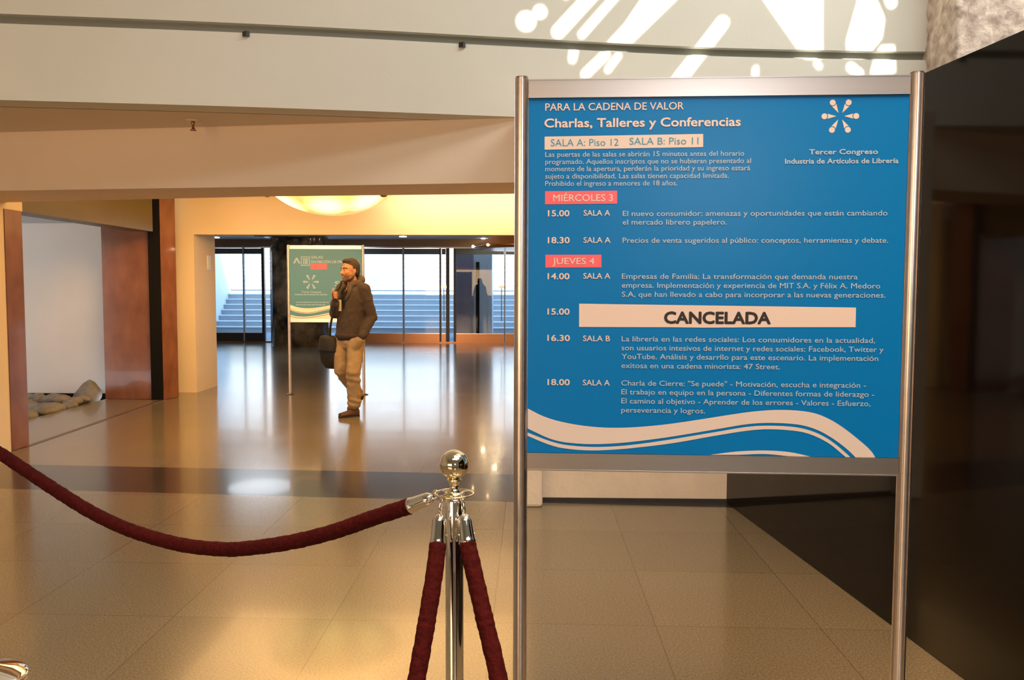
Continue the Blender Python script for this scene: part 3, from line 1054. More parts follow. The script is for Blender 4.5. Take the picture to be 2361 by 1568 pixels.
logo(mb, LOGO2, .086, TOP, -.0047)
mb.build('logo', M['print_light'], pn2)
mb = MB()
flat(mb, [(RED[0][0], RED[0][1]), (RED[1][0], RED[0][1]), (RED[1][0], RED[1][1]), (RED[0][0], RED[1][1])], TOP, -.0047)
mb.build('date_banner', M['red'], pn2)
mb = MB()
rr = random.Random(3)
for a, b in ((LINES[0], LINES[1]), (LINES[2], LINES[3])):      # two lines too fine to read
    x = a[0]
    while x < b[0]:
        w = rr.uniform(.012, .05)
        flat(mb, [(x, a[1] - .010), (min(x + w, b[0]), a[1] - .010), (min(x + w, b[0]), a[1]), (x, a[1])], TOP, -.0047)
        x += w + .008
mb.build('fine_print', M['print_light'], pn2)
base = [(-.0, .905), (.936, .905)]
for top, bot in ((VA, VB), (VC, [(0, .9065), (.5, .9065), (.936, .9065)])):
    mb = MB()
    cl_ = lambda L: [(min(max(x, 0), .936), y) for x, y in L]
    ribbon(mb, cl_(top), cl_(bot), TOP, -.0047)
    mb.build('wave_stripe', M['print_far'], pn2)
for ln, dv in ((VAl, 0), (VCl, 0)):
    mb = MB()
    ribbon(mb, [(min(max(x, 0), .936), y) for x, y in ln], [(min(max(x, 0), .936), y + .006) for x, y in ln], TOP, -.0050)
    mb.build('wave_line', M['olive'], pn2)


# ------------------------------------------------------------ rope barrier
def make_stanchion(label, loc):
    r = thing('stanchion', label, 'stanchion', loc, 0, 'chrome rope barrier posts')
    prof = [(0, 0), (.149, 0), (.152, .006), (.149, .012), (.138, .020), (.105, .036), (.06, .050), (.034, .060), (.030, .075), (.0228, .080)]
    MB().lathe(prof, seg=48).build('base', M['chrome'], r)
    MB().lathe([(.0222, .07), (.0222, .905), (.020, .912), (.014, .916), (0, .916)], seg=40).build('pole', M['chrome'], r)
    rg = MB()
    rg.tube([(.047 * math.cos(a), .047 * math.sin(a), .923) for a in [2 * math.pi * k / 40 for k in range(40)]], .0024, 10, closed=True)
    for k in range(4):
        a = math.pi / 4 + k * math.pi / 2
        rg.tube([(.012 * math.cos(a), .012 * math.sin(a), .923), (.047 * math.cos(a), .047 * math.sin(a), .923)], .0026, 8)
    rg.lathe([(0, .917), (.024, .917), (.026, .921), (.024, .926), (.014, .929), (0, .929)], seg=28)
    rg.build('collar_ring', M['brass_chrome'], r)
    MB().lathe([(0, .926), (.017, .926), (.0185, .930), (.013, .934), (.0105, .942), (.012, .950), (.017, .954), (.019, .957), (.016, .960), (.012, .961)],
               seg=32).build('neck', M['brass_chrome'], r)
    MB().ball((0, 0, .9950), .0358, 40, 24).build('ball_finial', M['brass_chrome'], r)
    return r


st_a = make_stanchion('chrome stanchion with ball top holding three velvet ropes, beside the big sign', (-.184, 2.05, 0))
st_b = make_stanchion('chrome stanchion at the left picture edge, only its domed base showing', (-1.985, 2.955, 0))


def make_rope(label, path, ends, r=.0208, seed=1):
    """path: centreline of the velvet; ends: list of (ferrule inner end, ferrule outer end, hook point)"""
    root = thing('velvet_rope', label, 'rope', (0, 0, 0), 0, 'red velvet barrier ropes')
    pts = smooth_curve(path, 30)
    rg = random.Random(seed)
    rs, ph = [], 0
    L = 0
    for i, p in enumerate(pts):
        if i:
            L += (p - pts[i - 1]).length
        e = min(i, len(pts) - 1 - i)
        rs.append(r * (1 + .022 * math.sin(L * 260 + 2.2 * math.sin(L * 37)) + .02 * math.sin(L * 97 + seed) + rg.uniform(-.018, .018)) * (1 if e > 1 else .97))
    mb = MB().tube(pts, rs, 22)
    mb.build('velvet_cover', M['velvet'], root)
    for a, b, h in ends:
        a, b, h = Vector(a), Vector(b), Vector(h)
        d = (b - a)
        ln = d.length
        q = d.to_track_quat('Z', 'Y').to_matrix().to_4x4()
        f = MB().lathe([(0, -.006), (.0205, -.006), (.0212, -.002), (.0200, .002), (.0188, .010), (.0172, ln * .72), (.0160, ln * .82), (.0105, ln * .95), (.006, ln), (0, ln)],
                       a, 28, True, q)
        fo = f.build('ferrule', M['chrome'], root)
        pin = MB().tube([a + d * .25 - q.to_3x3() @ Vector((.0205, 0, 0)), a + d * .25 + q.to_3x3() @ Vector((.0205, 0, 0))], .0025, 8)
        pin.build('pin', M['chrome'], fo)
        side = q.to_3x3() @ Vector((0, 1, 0))
        hk = []
        hl = (h - b).length
        ax = (h - b).normalized()
        for k in range(19):
            t = 2 * math.pi * k / 18
            hk.append(b + ax * (hl * .5 - hl * .58 * math.cos(t)) + side * (.0085 * math.sin(t)))
        MB().tube(hk, .0027, 8).build('snap_hook', M['chrome'], root)
    return root


make_rope('red velvet rope sagging from the chrome post to the left picture edge',
          [(-.298, 2.107, .877), (-.4, 2.158, .832), (-.53, 2.223, .772), (-.669, 2.292, .721), (-.818, 2.366, .680), (-.896, 2.405, .666),
           (-1.018, 2.465, .656), (-1.145, 2.529, .659), (-1.279, 2.596, .674), (-1.42, 2.666, .706), (-1.568, 2.74, .754), (-1.723, 2.817, .809), (-1.845, 2.878, .853)],
          [((-.296, 2.106, .878), (-.240, 2.078, .906), (-.229, 2.072, .920)), ((-1.848, 2.880, .856), (-1.915, 2.915, .892), (-1.945, 2.93, .915))], seed=1)
make_rope('left one of the two red velvet ropes hanging down the chrome post',
          [(-.218, 1.990, .815), (-.2225, 1.952, .755), (-.234, 1.900, .663), (-.247, 1.850, .573), (-.268, 1.775, .44), (-.30, 1.68, .28), (-.35, 1.57, .13),
           (-.42, 1.46, .045), (-.52, 1.36, .0235), (-.66, 1.27, .0228), (-.82, 1.22, .0228)],
          [((-.218, 1.993, .819), (-.2165, 2.018, .880), (-.213, 2.025, .918)), ((-.825, 1.219, .0228), (-.90, 1.20, .0228), (-.92, 1.195, .018))], r=.0205, seed=2)
make_rope('right one of the two red velvet ropes hanging down the chrome post',
          [(-.1475, 1.990, .818), (-.128, 1.950, .755), (-.100, 1.900, .663), (-.072, 1.850, .575), (-.038, 1.78, .44), (.0, 1.69, .28), (.05, 1.58, .13),
           (.12, 1.48, .045), (.22, 1.39, .0235), (.36, 1.31, .0228), (.52, 1.27, .0228)],
          [((-.148, 1.993, .822), (-.158, 2.018, .881), (-.163, 2.025, .918)), ((.525, 1.269, .0228), (.60, 1.255, .0228), (.62, 1.25, .018))], r=.0205, seed=3)

# ------------------------------------------------------------ lamps and small fittings
bl = thing('bowl_lamp', 'glowing yellow alabaster bowl lamp hanging from the corridor ceiling', 'lamp', (-2.1, 9.0, 2.67))
Rb = .70
prof = []
for k in range(13):
    a = k / 12
    prof.append((Rb * math.sin(a * 1.12) / math.sin(1.12), -.50 + .32 * (1 - math.cos(a * 1.12)) / (1 - math.cos(1.12))))
MB().lathe(prof + [(Rb * .985, -.175)] + [(r * .975, z + .008) for r, z in reversed(prof[:-1])], seg=56).build('glass_bowl', M['bowl'], bl)
for a in (math.radians(205), math.radians(335), math.radians(90)):
    x, y = .64 * math.cos(a), .64 * math.sin(a)
    k = MB().tube([(x * 1.02, y * 1.02, -.335), (x * .98, y * .98, -.24), (x * .9, y * .9, -.02)], .009, 8)
    k.ball((x * 1.03, y * 1.03, -.315), (.04, .03, .022))
    k.build('bracket', M['bronze'], bl)
MB().lathe([(0, 0), (.16, 0), (.16, -.02), (0, -.03)], seg=28).build('ceiling_plate', M['bronze'], bl)
for p in BULBS[:3]:
    MB().ball((p[0] * .9, p[1] * .9, p[2] + .06), .03).build('bulb', M['bowlbulb'], bl)

dr = thing('drum_light', 'round copper ceiling light fitting near the glass doors, partly behind the big sign', 'lamp', (.22, 15.0, 2.58))
MB().lathe([(.55, 0), (.93, -.30), (1.17, -.43)], seg=48).build('cone_shade', M['copper'], dr)
MB().lathe([(1.17, -.43), (1.22, -.435), (1.24, -.46), (1.22, -.50), (1.0, -.505), (0, -.50)], seg=48).build('rim', M['copper'], dr)
for k in range(12):
    a = 2 * math.pi * k / 12 + .2
    MB().ball((1.24 * math.cos(a), 1.24 * math.sin(a), -.465), .022, 10, 8).build('bulb', M['bulb'], dr)

for i, (x, y) in enumerate(((-.40, 16.0), (-.53, 17.0), (-.66, 18.0), (-.775, 18.6), (-1.14, 20.6))):
    o = MB().lathe([(0, -.012), (.035, -.012), (.045, -.004), (.045, .002)], (0, 0, 0), 16).build('downlight', M['tinybulb'])
    o.location = (x, y, 2.577)
    tag(o, ('nearest', 'second nearest', 'middle', 'second farthest', 'farthest')[i] + ' of five tiny downlights glinting in the vestibule floor beside the big sign', 'lamp', 'vestibule downlights')
cl2 = MB().lathe([(0, -.05), (.5, -.05), (.62, -.03), (.64, .0)], (0, 0, 0), 40).build('ceiling_light', M['lightpanel'])
cl2.location = (-5.34, 16.6, 2.58)
tag(cl2, 'round daylight ceiling light mirrored as a bright patch in the dark floor band', 'lamp')
for (x, y), lb in (((-2.83, 18.9), 'small pendant spotlight on the dark ceiling over the glass doors'),
                   ((-7.2, 19.4), 'small recessed spotlight on the dark ceiling at the left end of the glass doors')):
    t = thing('spotlight', lb, 'lamp', (x, y, 2.58))
    MB().tube([(0, 0, 0), (0, 0, -.045)], .012, 8).build('stem', M['darksteel'], t)
    MB().lathe([(.02, -.04), (.085, -.05), (.085, -.07), (0, -.072)], seg=20).build('lamp_head', M['spot'], t)

sp = thing('sprinkler', 'small ceiling sprinkler under the soffit above the passage', 'sprinkler', (-2.32, 5.87, 2.56))
MB().lathe([(0, 0), (.05, 0), (.046, -.006), (0, -.008)], seg=24).build('escutcheon', M['beam'], sp)
b_ = MB().lathe([(0, -.006), (.013, -.006), (.012, -.03), (.009, -.034), (.009, -.06), (0, -.06)], seg=14)
b_.lathe([(0, -.072), (.022, -.070), (.022, -.066), (0, -.066)], seg=14)
b_.tube([(.008, 0, -.055), (.014, 0, -.062), (.006, 0, -.07)], .003, 6).tube([(-.008, 0, -.055), (-.014, 0, -.062), (-.006, 0, -.07)], .003, 6)
b_.build('nozzle', M['bronze'], sp)
for (x, y), lb in (((-1.80, 5.44), 'left one of the two small dark clips under the grey wall track'),
                   ((-.455, 5.695), 'right one of the two small dark clips under the grey wall track')):
    c = MB().prism([(-.022, 0), (.022, 0), (.022, -.02), (.008, -.03), (-.022, -.01)], 2.995, 3.026)
    o = c.build('wall_clip', M['darksteel'])
    o.location = (x, y, 0)
    tag(o, lb, 'clip', 'wall track clips')
sw = thing('wall_switch', 'white wall plate on the side of the cream door jamb', 'switch', (-4.45, 11.7, 1.74))
MB().box(0, .012, -.06, .06, -.10, .10).build('plate', M['plastic'], sw, bevel=.003)
MB().box(.012, .016, -.035, .035, -.06, .06).build('rocker', M['card'], sw)

# ------------------------------------------------------------ river stones in the garden bed
STONES = [  # x, y, length, width, height, turn, label
    (-6.28, 10.40, .30, .24, .17, .3, 'yellowish river stone half hidden by the left stone strip'),
    (-6.08, 10.33, .17, .14, .13, 1.0, 'small stone at the back, right of the yellowish one'),
    (-5.87, 10.28, .26, .18, .15, .2, 'long flat stone at the back in the middle of the pile'),
    (-5.84, 9.74, .27, .20, .16, .1, 'grey stone against the left stone strip, middle row'),
    (-5.60, 9.66, .36, .24, .18, .2, 'largest pale stone in the middle of the front row'),
    (-5.46, 9.90, .20, .13, .12, -.5, 'stone just right of the largest pale stone'),
    (-5.55, 9.10, .32, .24, .17, .2, 'pale stone nearest the viewer, by the left stone strip'),
    (-5.47, 10.02, .16, .11, .10, .8, 'small dark stone below the tall pointed one'),
    (-5.44, 10.17, .18, .10, .09, 0, 'thin flat stone leaning under the tall pointed one'),
    (-5.60, 10.60, .28, .24, .34, .4, 'tall pointed stone at the right end of the pile'),
    (-5.43, 9.38, .22, .13, .10, 1.2, 'narrow stone along the floor edge before the largest pale one'),
    (-5.72, 10.20, .20, .14, .11, .5, 'stone behind the largest pale one, touching the long flat one'),
    (-6.05, 9.95, .24, .18, .14, .6, 'grey stone between the yellowish one and the middle row'),
]
for i, (x, y, a, b, c, t, lb) in enumerate(STONES):
    rg = random.Random(i * 17 + 3)
    s = MB().ball((0, 0, 0), 1, 28, 18)
    ph = [rg.uniform(0, 6.28) for _ in range(6)]
    for k, (vx, vy, vz) in enumerate(s.v):
        f = 1 + .10 * math.sin(2.3 * vx + ph[0]) * math.cos(2.1 * vy + ph[1]) + .07 * math.sin(4.1 * vy + ph[2] + 2 * vz) + .04 * math.sin(7 * vx + ph[3]) * math.sin(6 * vz + ph[4])
        tp = 1 - (.38 * max(vz, 0) if c > .3 else .0)
        s.v[k] = (vx * a / 2 * 1.12 * f * tp + (.05 * max(vz, 0) if c > .3 else 0), vy * b / 2 * 1.12 * f * tp, vz * c / 2 * 1.1 * f)
    o = s.build('river_stone', M['rock'])
    top = {9: .21}.get(i, .085 if y > 10 else .06)
    o.location = (x, y, top - c / 2)
    o.rotation_euler = (rg.uniform(-.15, .15), rg.uniform(-.15, .15), t)
    tag(o, lb, 'stone', 'river stones in the garden bed')
gb = MB()
rg = random.Random(5)
for k in range(260):
    x, y = rg.uniform(-6.6, -5.37), rg.uniform(8.4, 10.9)
    gb.ball((x, y, rg.uniform(-.24, -.17)), (rg.uniform(.05, .10), rg.uniform(.05, .09), rg.uniform(.04, .07)), 10, 7)
g = gb.build('gravel_bed', M['rock'])
tag(g, 'heap of stones filling the garden bed under the white wall', 'stones', kind='stuff')

# ------------------------------------------------------------ the man
PX, PY = -1.995, 9.35
RV, BV = Vector((.977, .21, 0)), Vector((.21, -.977, 0))


def Q(a, b, z):
    """a to the right, b towards the visitor, z up, from the point between his feet"""
    return RV * a + BV * b + Vector((0, 0, z))


man = thing('person', 'man in grey-brown hooded jacket and khaki trousers, walking past the far sign', 'person', (PX, PY, 0))
FD = Vector((-.74, .67, 0))            # body facing, as (a, b)
LD = Vector((.67, .74, 0))             # his left
HF = (-.83, .56)                       # head facing
HL = (.56, .83)


def AB(v):
    return RV * v[0] + BV * v[1]


bf, bl_, hf, hl = AB(FD), AB(LD), AB(HF), AB(HL)
up = Vector((0, 0, 1))
HC = Q(.004, .03, 1.598)


def Hd(f, l, u):
    return HC + hf * f + hl * l + up * u


HR = Matrix((hf, hl, up)).transposed()

# joints
PEL = Q(0, 0, .92)
NECK = Q(.035, .0, 1.44)
LSH, LEL, LWR, LHA = Q(.160, .13, 1.395), Q(.235, .085, 1.085), Q(.130, .190, .885), Q(.085, .175, .80)
RSH, REL, RWR = Q(-.085, -.135, 1.395), Q(-.165, -.02, 1.125), Q(-.155, .085, 1.265)
LHIP, LKN, LAN = Q(.065, .06, .90), Q(.035, .20, .50), Q(.040, .165, .09)
RHIP, RKN, RAN = Q(-.075, -.065, .90), Q(-.100, .03, .50), Q(.085, -.25, .20)

b = MB()
b.ball(Hd(-.014, 0, .030), (.098, .077, .098), R=HR)
b.ball(Hd(.024, 0, -.035), (.070, .062, .092), R=HR)
b.ball(Hd(.036, 0, -.086), (.050, .048, .038), R=HR)
b.ball(Hd(.066, 0, -.108), (.024, .026, .020), R=HR)
b.capsule(Hd(.088, 0, .010), .009, Hd(.112, 0, -.032), .013)
b.ball(Hd(.100, .013, -.036), .0095)
b.ball(Hd(.100, -.013, -.036), .0095)
for s in (1, -1):
    b.capsule(Hd(.076, .040 * s, .024), .011, Hd(.088, .012 * s, .022), .011)
    b.ball(Hd(.060, .042 * s, -.022), (.026, .020, .026), R=HR)
    b.ball(Hd(-.012, .078 * s, -.008), (.020, .009, .034), R=HR)
    b.capsule(Hd(-.004, .070 * s, -.05), .018, Hd(.030, .046 * s, -.088), .020)
b.capsule(Hd(.080, -.016, -.064), .0075, Hd(.090, 0, -.061), .0085)
b.capsule(Hd(.090, 0, -.061), .0085, Hd(.080, .016, -.064), .0075)
b.capsule(Hd(.078, -.013, -.077), .0075, Hd(.085, 0, -.077), .0085)
b.capsule(Hd(.085, 0, -.077), .0085, Hd(.078, .013, -.077), .0075)
b.capsule(Hd(-.02, 0, -.07), .056, NECK, .062)
b.capsule(NECK + up * -.01, .06, Q(.03, 0, 1.38), .09)
b.loft([(Q(.03, 0, 1.42), bf * .05, bl_ * .07), (Q(.03, 0, 1.39), bf * .085, bl_ * .16), (Q(.03, 0, 1.28), bf * .10, bl_ * .165), (Q(.015, 0, 1.10), bf * .095, bl_ * .14),
        (Q(0, 0, .95), bf * .10, bl_ * .145), (PEL, bf * .095, bl_ * .14), (Q(0, 0, .86), bf * .07, bl_ * .11)])
b.capsule(LSH, .048, LEL, .038).capsule(LEL, .038, LWR, .027)
b.capsule(RSH, .048, REL, .038).capsule(REL, .038, RWR, .027)
b.capsule(LHIP, .075, LKN, .05).capsule(LKN, .05, LAN, .036)
b.capsule(RHIP, .075, RKN, .05).capsule(RKN, .05, RAN, .036)
# right hand closed round the bag strap in front of the chest
hx = AB((-.55, .8))                                   # the way the back of the hand looks
hu = up
hs = AB((.85, .45))                                   # across, towards the body
PALM = RWR + up * .055 + hx * .004
b.loft([(RWR + up * .005, hs * .028, hx * .022), (PALM - up * .02, hs * .040, hx * .018), (PALM + up * .025, hs * .042, hx * .017), (PALM + up * .045, hs * .036, hx * .014)], 14)
for k in range(4):
    off = (k - 1.5) * .0205
    ln = (.9, 1.0, .96, .8)[k]
    k0 = PALM + up * (.030 - .004 * abs(k - 1.3)) + hs * off * .95 + hx * .010
    k0 = PALM + up * (.028 - k * .021 + .012) + hs * .030 + hx * .016
    p1 = k0 + hx * .020 * ln + hs * .010
    p2 = p1 + hx * .006 - hs * .026 * ln - up * .002
    p3 = p2 - hx * .018 - hs * .010 * ln
    b.capsule(k0, .0098, p1, .0095).capsule(p1, .0095, p2, .0088).capsule(p2, .0088, p3, .0080)
t0 = PALM + up * .012 - hs * .030
b.capsule(t0, .013, t0 + up * .032 + hx * .012 + hs * .004, .011).capsule(t0 + up * .032 + hx * .012 + hs * .004, .011, t0 + up * .058 + hx * .012 + hs * .016, .009)
# left hand in the pocket, fingers down
hd = (LHA - LWR).normalized()
ac = hd.cross(up).normalized()
b.loft([(LWR, ac * .026, hd.cross(ac) * .02), (LWR + hd * .045, ac * .040, hd.cross(ac) * .016), (LWR + hd * .085, ac * .042, hd.cross(ac) * .015)], 14)
for k in range(4):
    o_ = ac * (k - 1.5) * .020
    p0 = LWR + hd * .082 + o_
    ln = (.065, .075, .072, .055)[k]
    b.capsule(p0, .0088, p0 + hd * ln * .5 + hd.cross(ac) * .004, .0082).capsule(p0 + hd * ln * .5 + hd.cross(ac) * .004, .0082, p0 + hd * ln + hd.cross(ac) * .014, .0072)
b.capsule(LWR + hd * .04 - ac * .022, .011, LWR + hd * .095 - ac * .034, .009)

HRi = HR.transposed()


def head_local(co):
    return HRi @ (co - HC)


def sstep(a, b_, x):
    t_ = min(max((x - a) / (b_ - a), 0), 1)
    return t_ * t_ * (3 - 2 * t_)


def paint_stubble(bm):
    ls = bm.verts.layers.float.new('stubble')
    ll = bm.verts.layers.float.new('lips')
    for v in bm.verts:
        p = head_local(v.co)
        if p.z > .12 or p.z < -.16 or p.length > .2:
            continue
        edge = interp(p.x, [-.02, .0, .03, .06, .085], [-.015, -.030, -.045, -.052, -.046])   # upper edge of the beard
        v[ls] = (1 - sstep(edge - .012, edge + .006, p.z)) * sstep(-.022, -.008, p.x) * sstep(-.138, -.122, p.z)
        v[ll] = sstep(.074, .084, p.x) * (1 - sstep(.014, .021, abs(p.y))) * sstep(-.088, -.082, p.z) * (1 - sstep(-.060, -.054, p.z))


body = blob(b, 'body', M['skin'], .0055, man, 2, paint_stubble)
for s in (1, -1):
    e = MB().ball(Hd(.079, .032 * s, .002), (.010, .012, .0062), 14, 10, HR).build('eye', M['eye'], body)
    MB().ball(Hd(.0865, .031 * s, .002), (.0045, .0058, .0056), 10, 8, HR).build('iris', M['iris'], e)
    mbb = MB().capsule(Hd(.094, .014 * s, .023), .0055, Hd(.088, .036 * s, .028), .0055).capsule(Hd(.088, .036 * s, .028), .0055, Hd(.070, .054 * s, .022), .004)
    mbb.build('eyebrow', M['hair'], body)

def smooth_border(bm, it=10):
    for _ in range(it):
        new = {}
        for v in bm.verts:
            nb = [e.other_vert(v).co for e in v.link_edges if len(e.link_faces) == 1]
            if len(nb) == 2:
                new[v] = v.co * .4 + (nb[0] + nb[1]) * .3
        for v, c in new.items():
            v.co = c


# hair: a close cropped cap with a hairline
h_ = MB()
h_.ball(Hd(-.020, 0, .032), (.105, .085, .105), R=HR)
h_.ball(Hd(-.050, 0, -.005), (.072, .078, .085), R=HR)
h_.ball(Hd(.030, .0, .098), (.052, .058, .030), R=HR)


def cut_hair(bm):
    kill = []
    for v in bm.verts:
        p = head_local(v.co)
        line = interp(p.x, [-.14, -.07, -.02, .005, .012, .055, .075, .12], [-.085, -.075, -.02, -.025, .048, .066, .082, .082])
        v.co += (v.co - HC).normalized() * .003 * math.sin(p.x * 210) * math.sin(p.y * 190 + p.z * 150)
        if p.z < line:
            kill.append(v)
    bmesh.ops.delete(bm, geom=kill, context='VERTS')
    smooth_border(bm)


hair = blob(h_, 'hair', M['hair'], .005, man, 1, cut_hair)


# clothes
def noise_folds(bm, amp, scale, seed=0):
    from mathutils import noise
    for v in bm.verts:
        n = noise.noise(v.co * scale + Vector((seed, 0, 0)))
        v.co += v.normal * n * amp


def torso(mb, g):
    mb.loft([(Q(.045, -.01, 1.455), bf * (.050 + g), bl_ * (.060 + g)), (Q(.04, -.005, 1.425), bf * (.075 + g), bl_ * (.125 + g)), (Q(.035, 0, 1.385), bf * (.095 + g), bl_ * (.175 + g)), (Q(.03, 0, 1.28), bf * (.108 + g), bl_ * (.172 + g)),
             (Q(.02, 0, 1.12), bf * (.108 + g), bl_ * (.155 + g)), (Q(.005, 0, .99), bf * (.112 + g), bl_ * (.158 + g)), (Q(-.002, 0, .90), bf * (.114 + g), bl_ * (.160 + g)), (Q(-.004, 0, .872), bf * (.108 + g), bl_ * (.152 + g)),
             (Q(-.004, 0, .862), bf * (.09 + g), bl_ * (.13 + g))], 28)


def vcut(bm, z0, k, top, hem=None):
    """open the front in a V above z0 (in chest coordinates) and the neck hole at the top"""
    kill = []
    for v in bm.verts:
        p = v.co - Q(.04, 0, 0)
        f, l, z = p.dot(bf), p.dot(bl_), v.co.z
        if (f > .0 and z > z0 and abs(l + .012) < (z - z0) * k + .004) or (z > top and abs(l) < .075 and f > -.06):
            kill.append(v)
        elif hem and z < hem:
            kill.append(v)
    bmesh.ops.delete(bm, geom=kill, context='VERTS')
    smooth_border(bm)


s_ = MB()
torso(s_, .004)
s_.capsule(Q(.045, -.005, 1.44), .062, Q(.045, -.005, 1.475), .060)


def cut_shirt(bm):
    vcut(bm, 1.36, .42, 1.485)


shirt = blob(s_, 'shirt', M['shirt'], .008, man, 2, cut_shirt)
col_ = MB()
for s in (1, -1):
    col_.loft([(Q(.045, 0, 1.47) + bl_ * .058 * s - bf * .02, bf * .004, up * .024), (Q(.045, 0, 1.462) + bl_ * .055 * s + bf * .035, bf * .005 + bl_ * .004 * s, up * .026),
               (Q(.045, 0, 1.43) + bl_ * .032 * s + bf * .082, bf * .003 + bl_ * .006 * s, up * .026), (Q(.045, 0, 1.40) + bl_ * .018 * s + bf * .106, bf * .002 + bl_ * .008 * s, up * .018)], 10)
col_.build('collar', M['shirt'], shirt)

j = MB()
torso(j, .016)
j.capsule(LSH, .068, LEL, .060).capsule(LEL, .060, LWR + (LEL - LWR) * .02, .050)
j.capsule(RSH, .068, REL, .058).capsule(REL, .057, RWR + (REL - RWR) * .12, .044)
j.ball(LEL - bf * .006, .063)
j.capsule(Q(.07, .03, 1.44), .05, LSH, .062).capsule(Q(.0, -.03, 1.44), .05, RSH, .062)


def cut_jacket(bm):
    noise_folds(bm, .007, 11, 3)
    noise_folds(bm, .004, 26, 9)
    vcut(bm, 1.16, .24, 1.475)


jacket = blob(j, 'jacket', M['jacket'], .009, man, 3, cut_jacket)
so_ = jacket.modifiers.new('solidify', 'SOLIDIFY')
so_.thickness = .006
so_.offset = -1
hd_ = MB()                                             # hood folded round the neck, running down to the lapels
ring = []
for k in range(15):
    a = math.radians(-150 + 300 * k / 14)
    back = -math.cos(a)
    c_ = Q(.045, -.01, 1.468 + .035 * math.cos(a)) - bf * (.085 * math.cos(a) - .012) + bl_ * (.105 * math.sin(a))
    ring.append(c_)
lap_l = [Q(.04, 0, 1.36) + bf * .118 + bl_ * .070, Q(.035, 0, 1.27) + bf * .130 + bl_ * .030]
lap_r = [Q(.04, 0, 1.36) + bf * .118 - bl_ * .090, Q(.035, 0, 1.27) + bf * .130 - bl_ * .052]
pth = list(reversed(lap_r)) + ring + lap_l
rs_ = [.014, .022] + [.030 + .022 * max(0, math.cos(math.radians(-150 + 300 * k / 14))) for k in range(15)] + [.022, .014]
hp = smooth_curve(pth, 4)
hr_ = [interp(i / (len(hp) - 1), [q_ / (len(rs_) - 1) for q_ in range(len(rs_))], rs_) for i in range(len(hp))]
hd_.tube(hp, hr_, 14)
hood = blob(hd_, 'hood', M['jacket_lining'], .008, man, 2, lambda bm: noise_folds(bm, .006, 20, 5))
cuff = MB()
cuff.capsule(RWR + (REL - RWR) * .16, .043, RWR + (REL - RWR) * .02, .036)
cuff.build('cuff', M['shirt'], jacket)
hem = MB()
hem.loft([(Q(-.003, 0, .905), bf * .133, bl_ * .178), (Q(-.004, 0, .895), bf * .136, bl_ * .181), (Q(-.006, 0, .862), bf * .130, bl_ * .176), (Q(-.006, 0, .852), bf * .118, bl_ * .166)], 36)
hem.build('waistband', M['jacket'], jacket)
tee = MB().loft([(Q(-.004, 0, .87), bf * .122, bl_ * .165), (Q(-.006, 0, .835), bf * .120, bl_ * .163), (Q(-.006, 0, .828), bf * .110, bl_ * .15)], 32)
tee.build('shirt_hem', M['shirt'], shirt)

t = MB()
t.loft([(Q(-.003, 0, .895), bf * .105, bl_ * .150), (Q(-.003, 0, .85), bf * .116, bl_ * .162), (Q(-.003, 0, .80), bf * .118, bl_ * .166), (Q(-.003, 0, .755), bf * .105, bl_ * .158), (Q(-.003, 0, .735), bf * .07, bl_ * .12)], 28)
t.capsule(LHIP + up * -.06, .098, LKN, .078).capsule(LKN, .078, LAN + up * .10, .072).capsule(LAN + up * .10, .072, LAN + up * .055, .073)
t.capsule(RHIP + up * -.06, .098, RKN, .078).capsule(RKN, .076, RAN, .068)
t.capsule(LWR + hd * .050, .047, LHA + hd * .045, .046)               # the pocket with his hand in it
t.ball(LKN + bf * .012 - up * .01, .074)


def cut_trousers(bm):
    noise_folds(bm, .008, 9, 1)
    noise_folds(bm, .005, 22, 4)
    for v in bm.verts:                                  # creases at the knee and above the shoe
        z = v.co.z
        if z < .5:
            v.co += v.normal * .006 * math.sin(z * 75 + v.co.x * 20) * math.exp(-((z - .42) / .07) ** 2)
            v.co += v.normal * .006 * math.sin(z * 95 + v.co.x * 30) * math.exp(-((z - .17) / .06) ** 2)


blob(t, 'trousers', M['trousers'], .009, man, 3, cut_trousers)


def shoe(heel, toe, roll_up, ankle):
    """one suede shoe from heel to toe with its sole"""
    heel, toe = Vector(heel), Vector(toe)
    d = (toe - heel)
    ln = d.length
    d.normalize()
    n = roll_up - d * roll_up.dot(d)
    n.normalize()
    s = d.cross(n)
    m = MB()
    m.loft([(heel + d * .0 + n * .040, s * .012, n * .022), (heel + d * .012 + n * .045, s * .034, n * .040), (heel + d * .06 + n * .048, s * .038, n * .044), (heel + d * .12 + n * .042, s * .038, n * .038),
            (heel + d * .18 + n * .034, s * .046, n * .029), (heel + d * .235 + n * .028, s * .044, n * .022), (heel + d * (ln - .008) + n * .024, s * .026, n * .015), (heel + d * ln + n * .020, s * .008, n * .006)], 20)
    m.capsule(heel + d * .045 + n * .06, .044, ankle + (ankle - heel).normalized() * .02, .044)
    o = blob(m, 'shoe', M['shoe'], .006, man, 2)
    k = MB()
    outl = [(0, .012), (.006, .026), (.03, .036), (.09, .034), (.13, .036), (.18, .046), (.23, .044), (ln - .02, .032), (ln + .002, .014)]
    v = []
    for lv in (.0, .016):
        for x, w in outl:
            v.append(heel + d * x + s * w + n * lv)
        for x, w in reversed(outl):
            v.append(heel + d * x - s * w + n * lv)
    c = len(outl) * 2
    k.add(v, [(i, (i + 1) % c, c + (i + 1) % c, c + i) for i in range(c)] + [tuple(range(c - 1, -1, -1)), tuple(range(c, 2 * c))])
    k.build('sole', M['sole'], o)
    return o


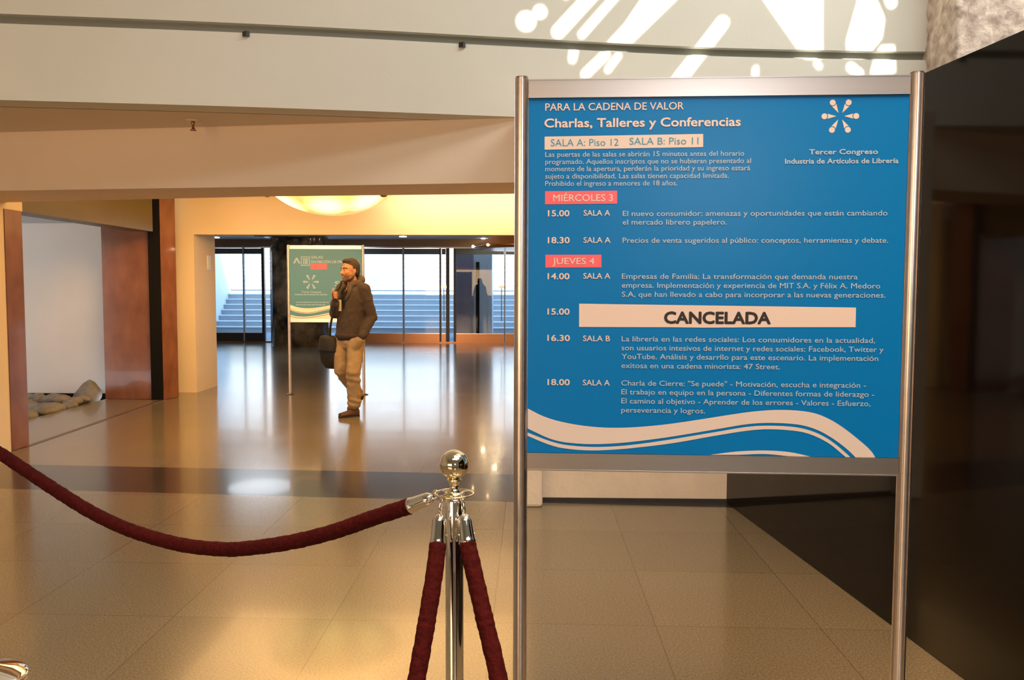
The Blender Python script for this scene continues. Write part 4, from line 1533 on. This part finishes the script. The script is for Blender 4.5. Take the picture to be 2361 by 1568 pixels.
shoe(Q(.095, .135, 0), Q(-.115, .235, 0), up, LAN)
sd = Q(-.155, .14, -.17).normalized()
sn_ = (RKN - RAN).normalized()
sn_ = (sn_ - sd * sn_.dot(sd)).normalized()
sh = RAN - sn_ * .085 - sd * .045
shoe(sh, sh + sd * .27, sn_, RAN)

# shoulder bag, its strap held in his right hand, and the badge
bag = thing('shoulder_bag', "black shoulder bag hanging at the man's right side on a long strap", 'bag', (PX, PY, 0))
bc = Q(-.235, -.10, .70)
bd = MB()
bd.loft([(bc + up * .165, AB((.055, .07)), AB((.05, -.03))), (bc + up * .14, AB((.075, .11)), AB((.06, -.04))), (bc, AB((.085, .125)), AB((.068, -.045))), (bc - up * .13, AB((.095, .12)), AB((.05, -.04))), (bc - up * .19, AB((.06, .09)), AB((.035, -.03)))], 18)
for i_, p in enumerate(bd.v):
    v = Vector(p)
    v += RV * (.16 * max(0, (bc.z + .03 - v.z)) * .9)
    bd.v[i_] = tuple(v)
bd.build('bag_body', M['bag'], bag)
fl = MB()
fl.loft([(bc + up * .175, AB((.058, .075)), AB((.054, -.034))), (bc + up * .14, AB((.080, .116)), AB((.066, -.044))), (bc + up * .02, AB((.089, .130)), AB((.072, -.049))), (bc + up * .0, AB((.089, .130)), AB((.072, -.049)))], 18)
fl.build('flap', M['bag'], bag)
HANDC = PALM + hx * .022
sp1 = smooth_curve([bc + up * .16 + AB((.02, .05)), Q(-.205, .04, 1.0), Q(-.165, .10, 1.20), HANDC - up * .03, HANDC + up * .03, Q(-.12, .07, 1.40), Q(-.085, -.05, 1.475), Q(-.085, -.15, 1.45), Q(-.14, -.22, 1.30), Q(-.20, -.20, 1.05), bc + up * .165 + AB((.0, -.05))], 8)
stp = MB().tube(sp1, .0115, 10)
stp.build('strap', M['bag'], bag)
bdg = thing('name_badge', "white card badge hanging on the man's chest", 'badge', (PX, PY, 0))
bp_ = Q(.03, 0, 1.215) + bf * .146 - bl_ * .045
cdir = (bl_ * .9 + bf * .25).normalized()
cm_ = MB()
cn = cdir.cross(up).normalized() * .002
cm_.add([bp_ + cdir * sx * .038 + up * sz * .062 + cn * sn for sn in (-1, 1) for sz in (-1, 1) for sx in (-1, 1)],
        [(0, 2, 3, 1), (4, 5, 7, 6), (0, 1, 5, 4), (2, 6, 7, 3), (0, 4, 6, 2), (1, 3, 7, 5)])
cm_.build('card', M['card'], bdg)
ly = MB()
ly.tube([bp_ + up * .06, Q(.04, 0, 1.36) + bf * .128 - bl_ * .05, Q(.045, 0, 1.455) + bf * .062 - bl_ * .062, Q(.045, 0, 1.475) - bf * .03 - bl_ * .066], .0035, 6)
ly.tube([bp_ + up * .06, Q(.04, 0, 1.36) + bf * .128 + bl_ * .01, Q(.045, 0, 1.455) + bf * .062 + bl_ * .05, Q(.045, 0, 1.475) - bf * .03 + bl_ * .064], .0035, 6)
ly.build('lanyard', M['shirt'], bdg)
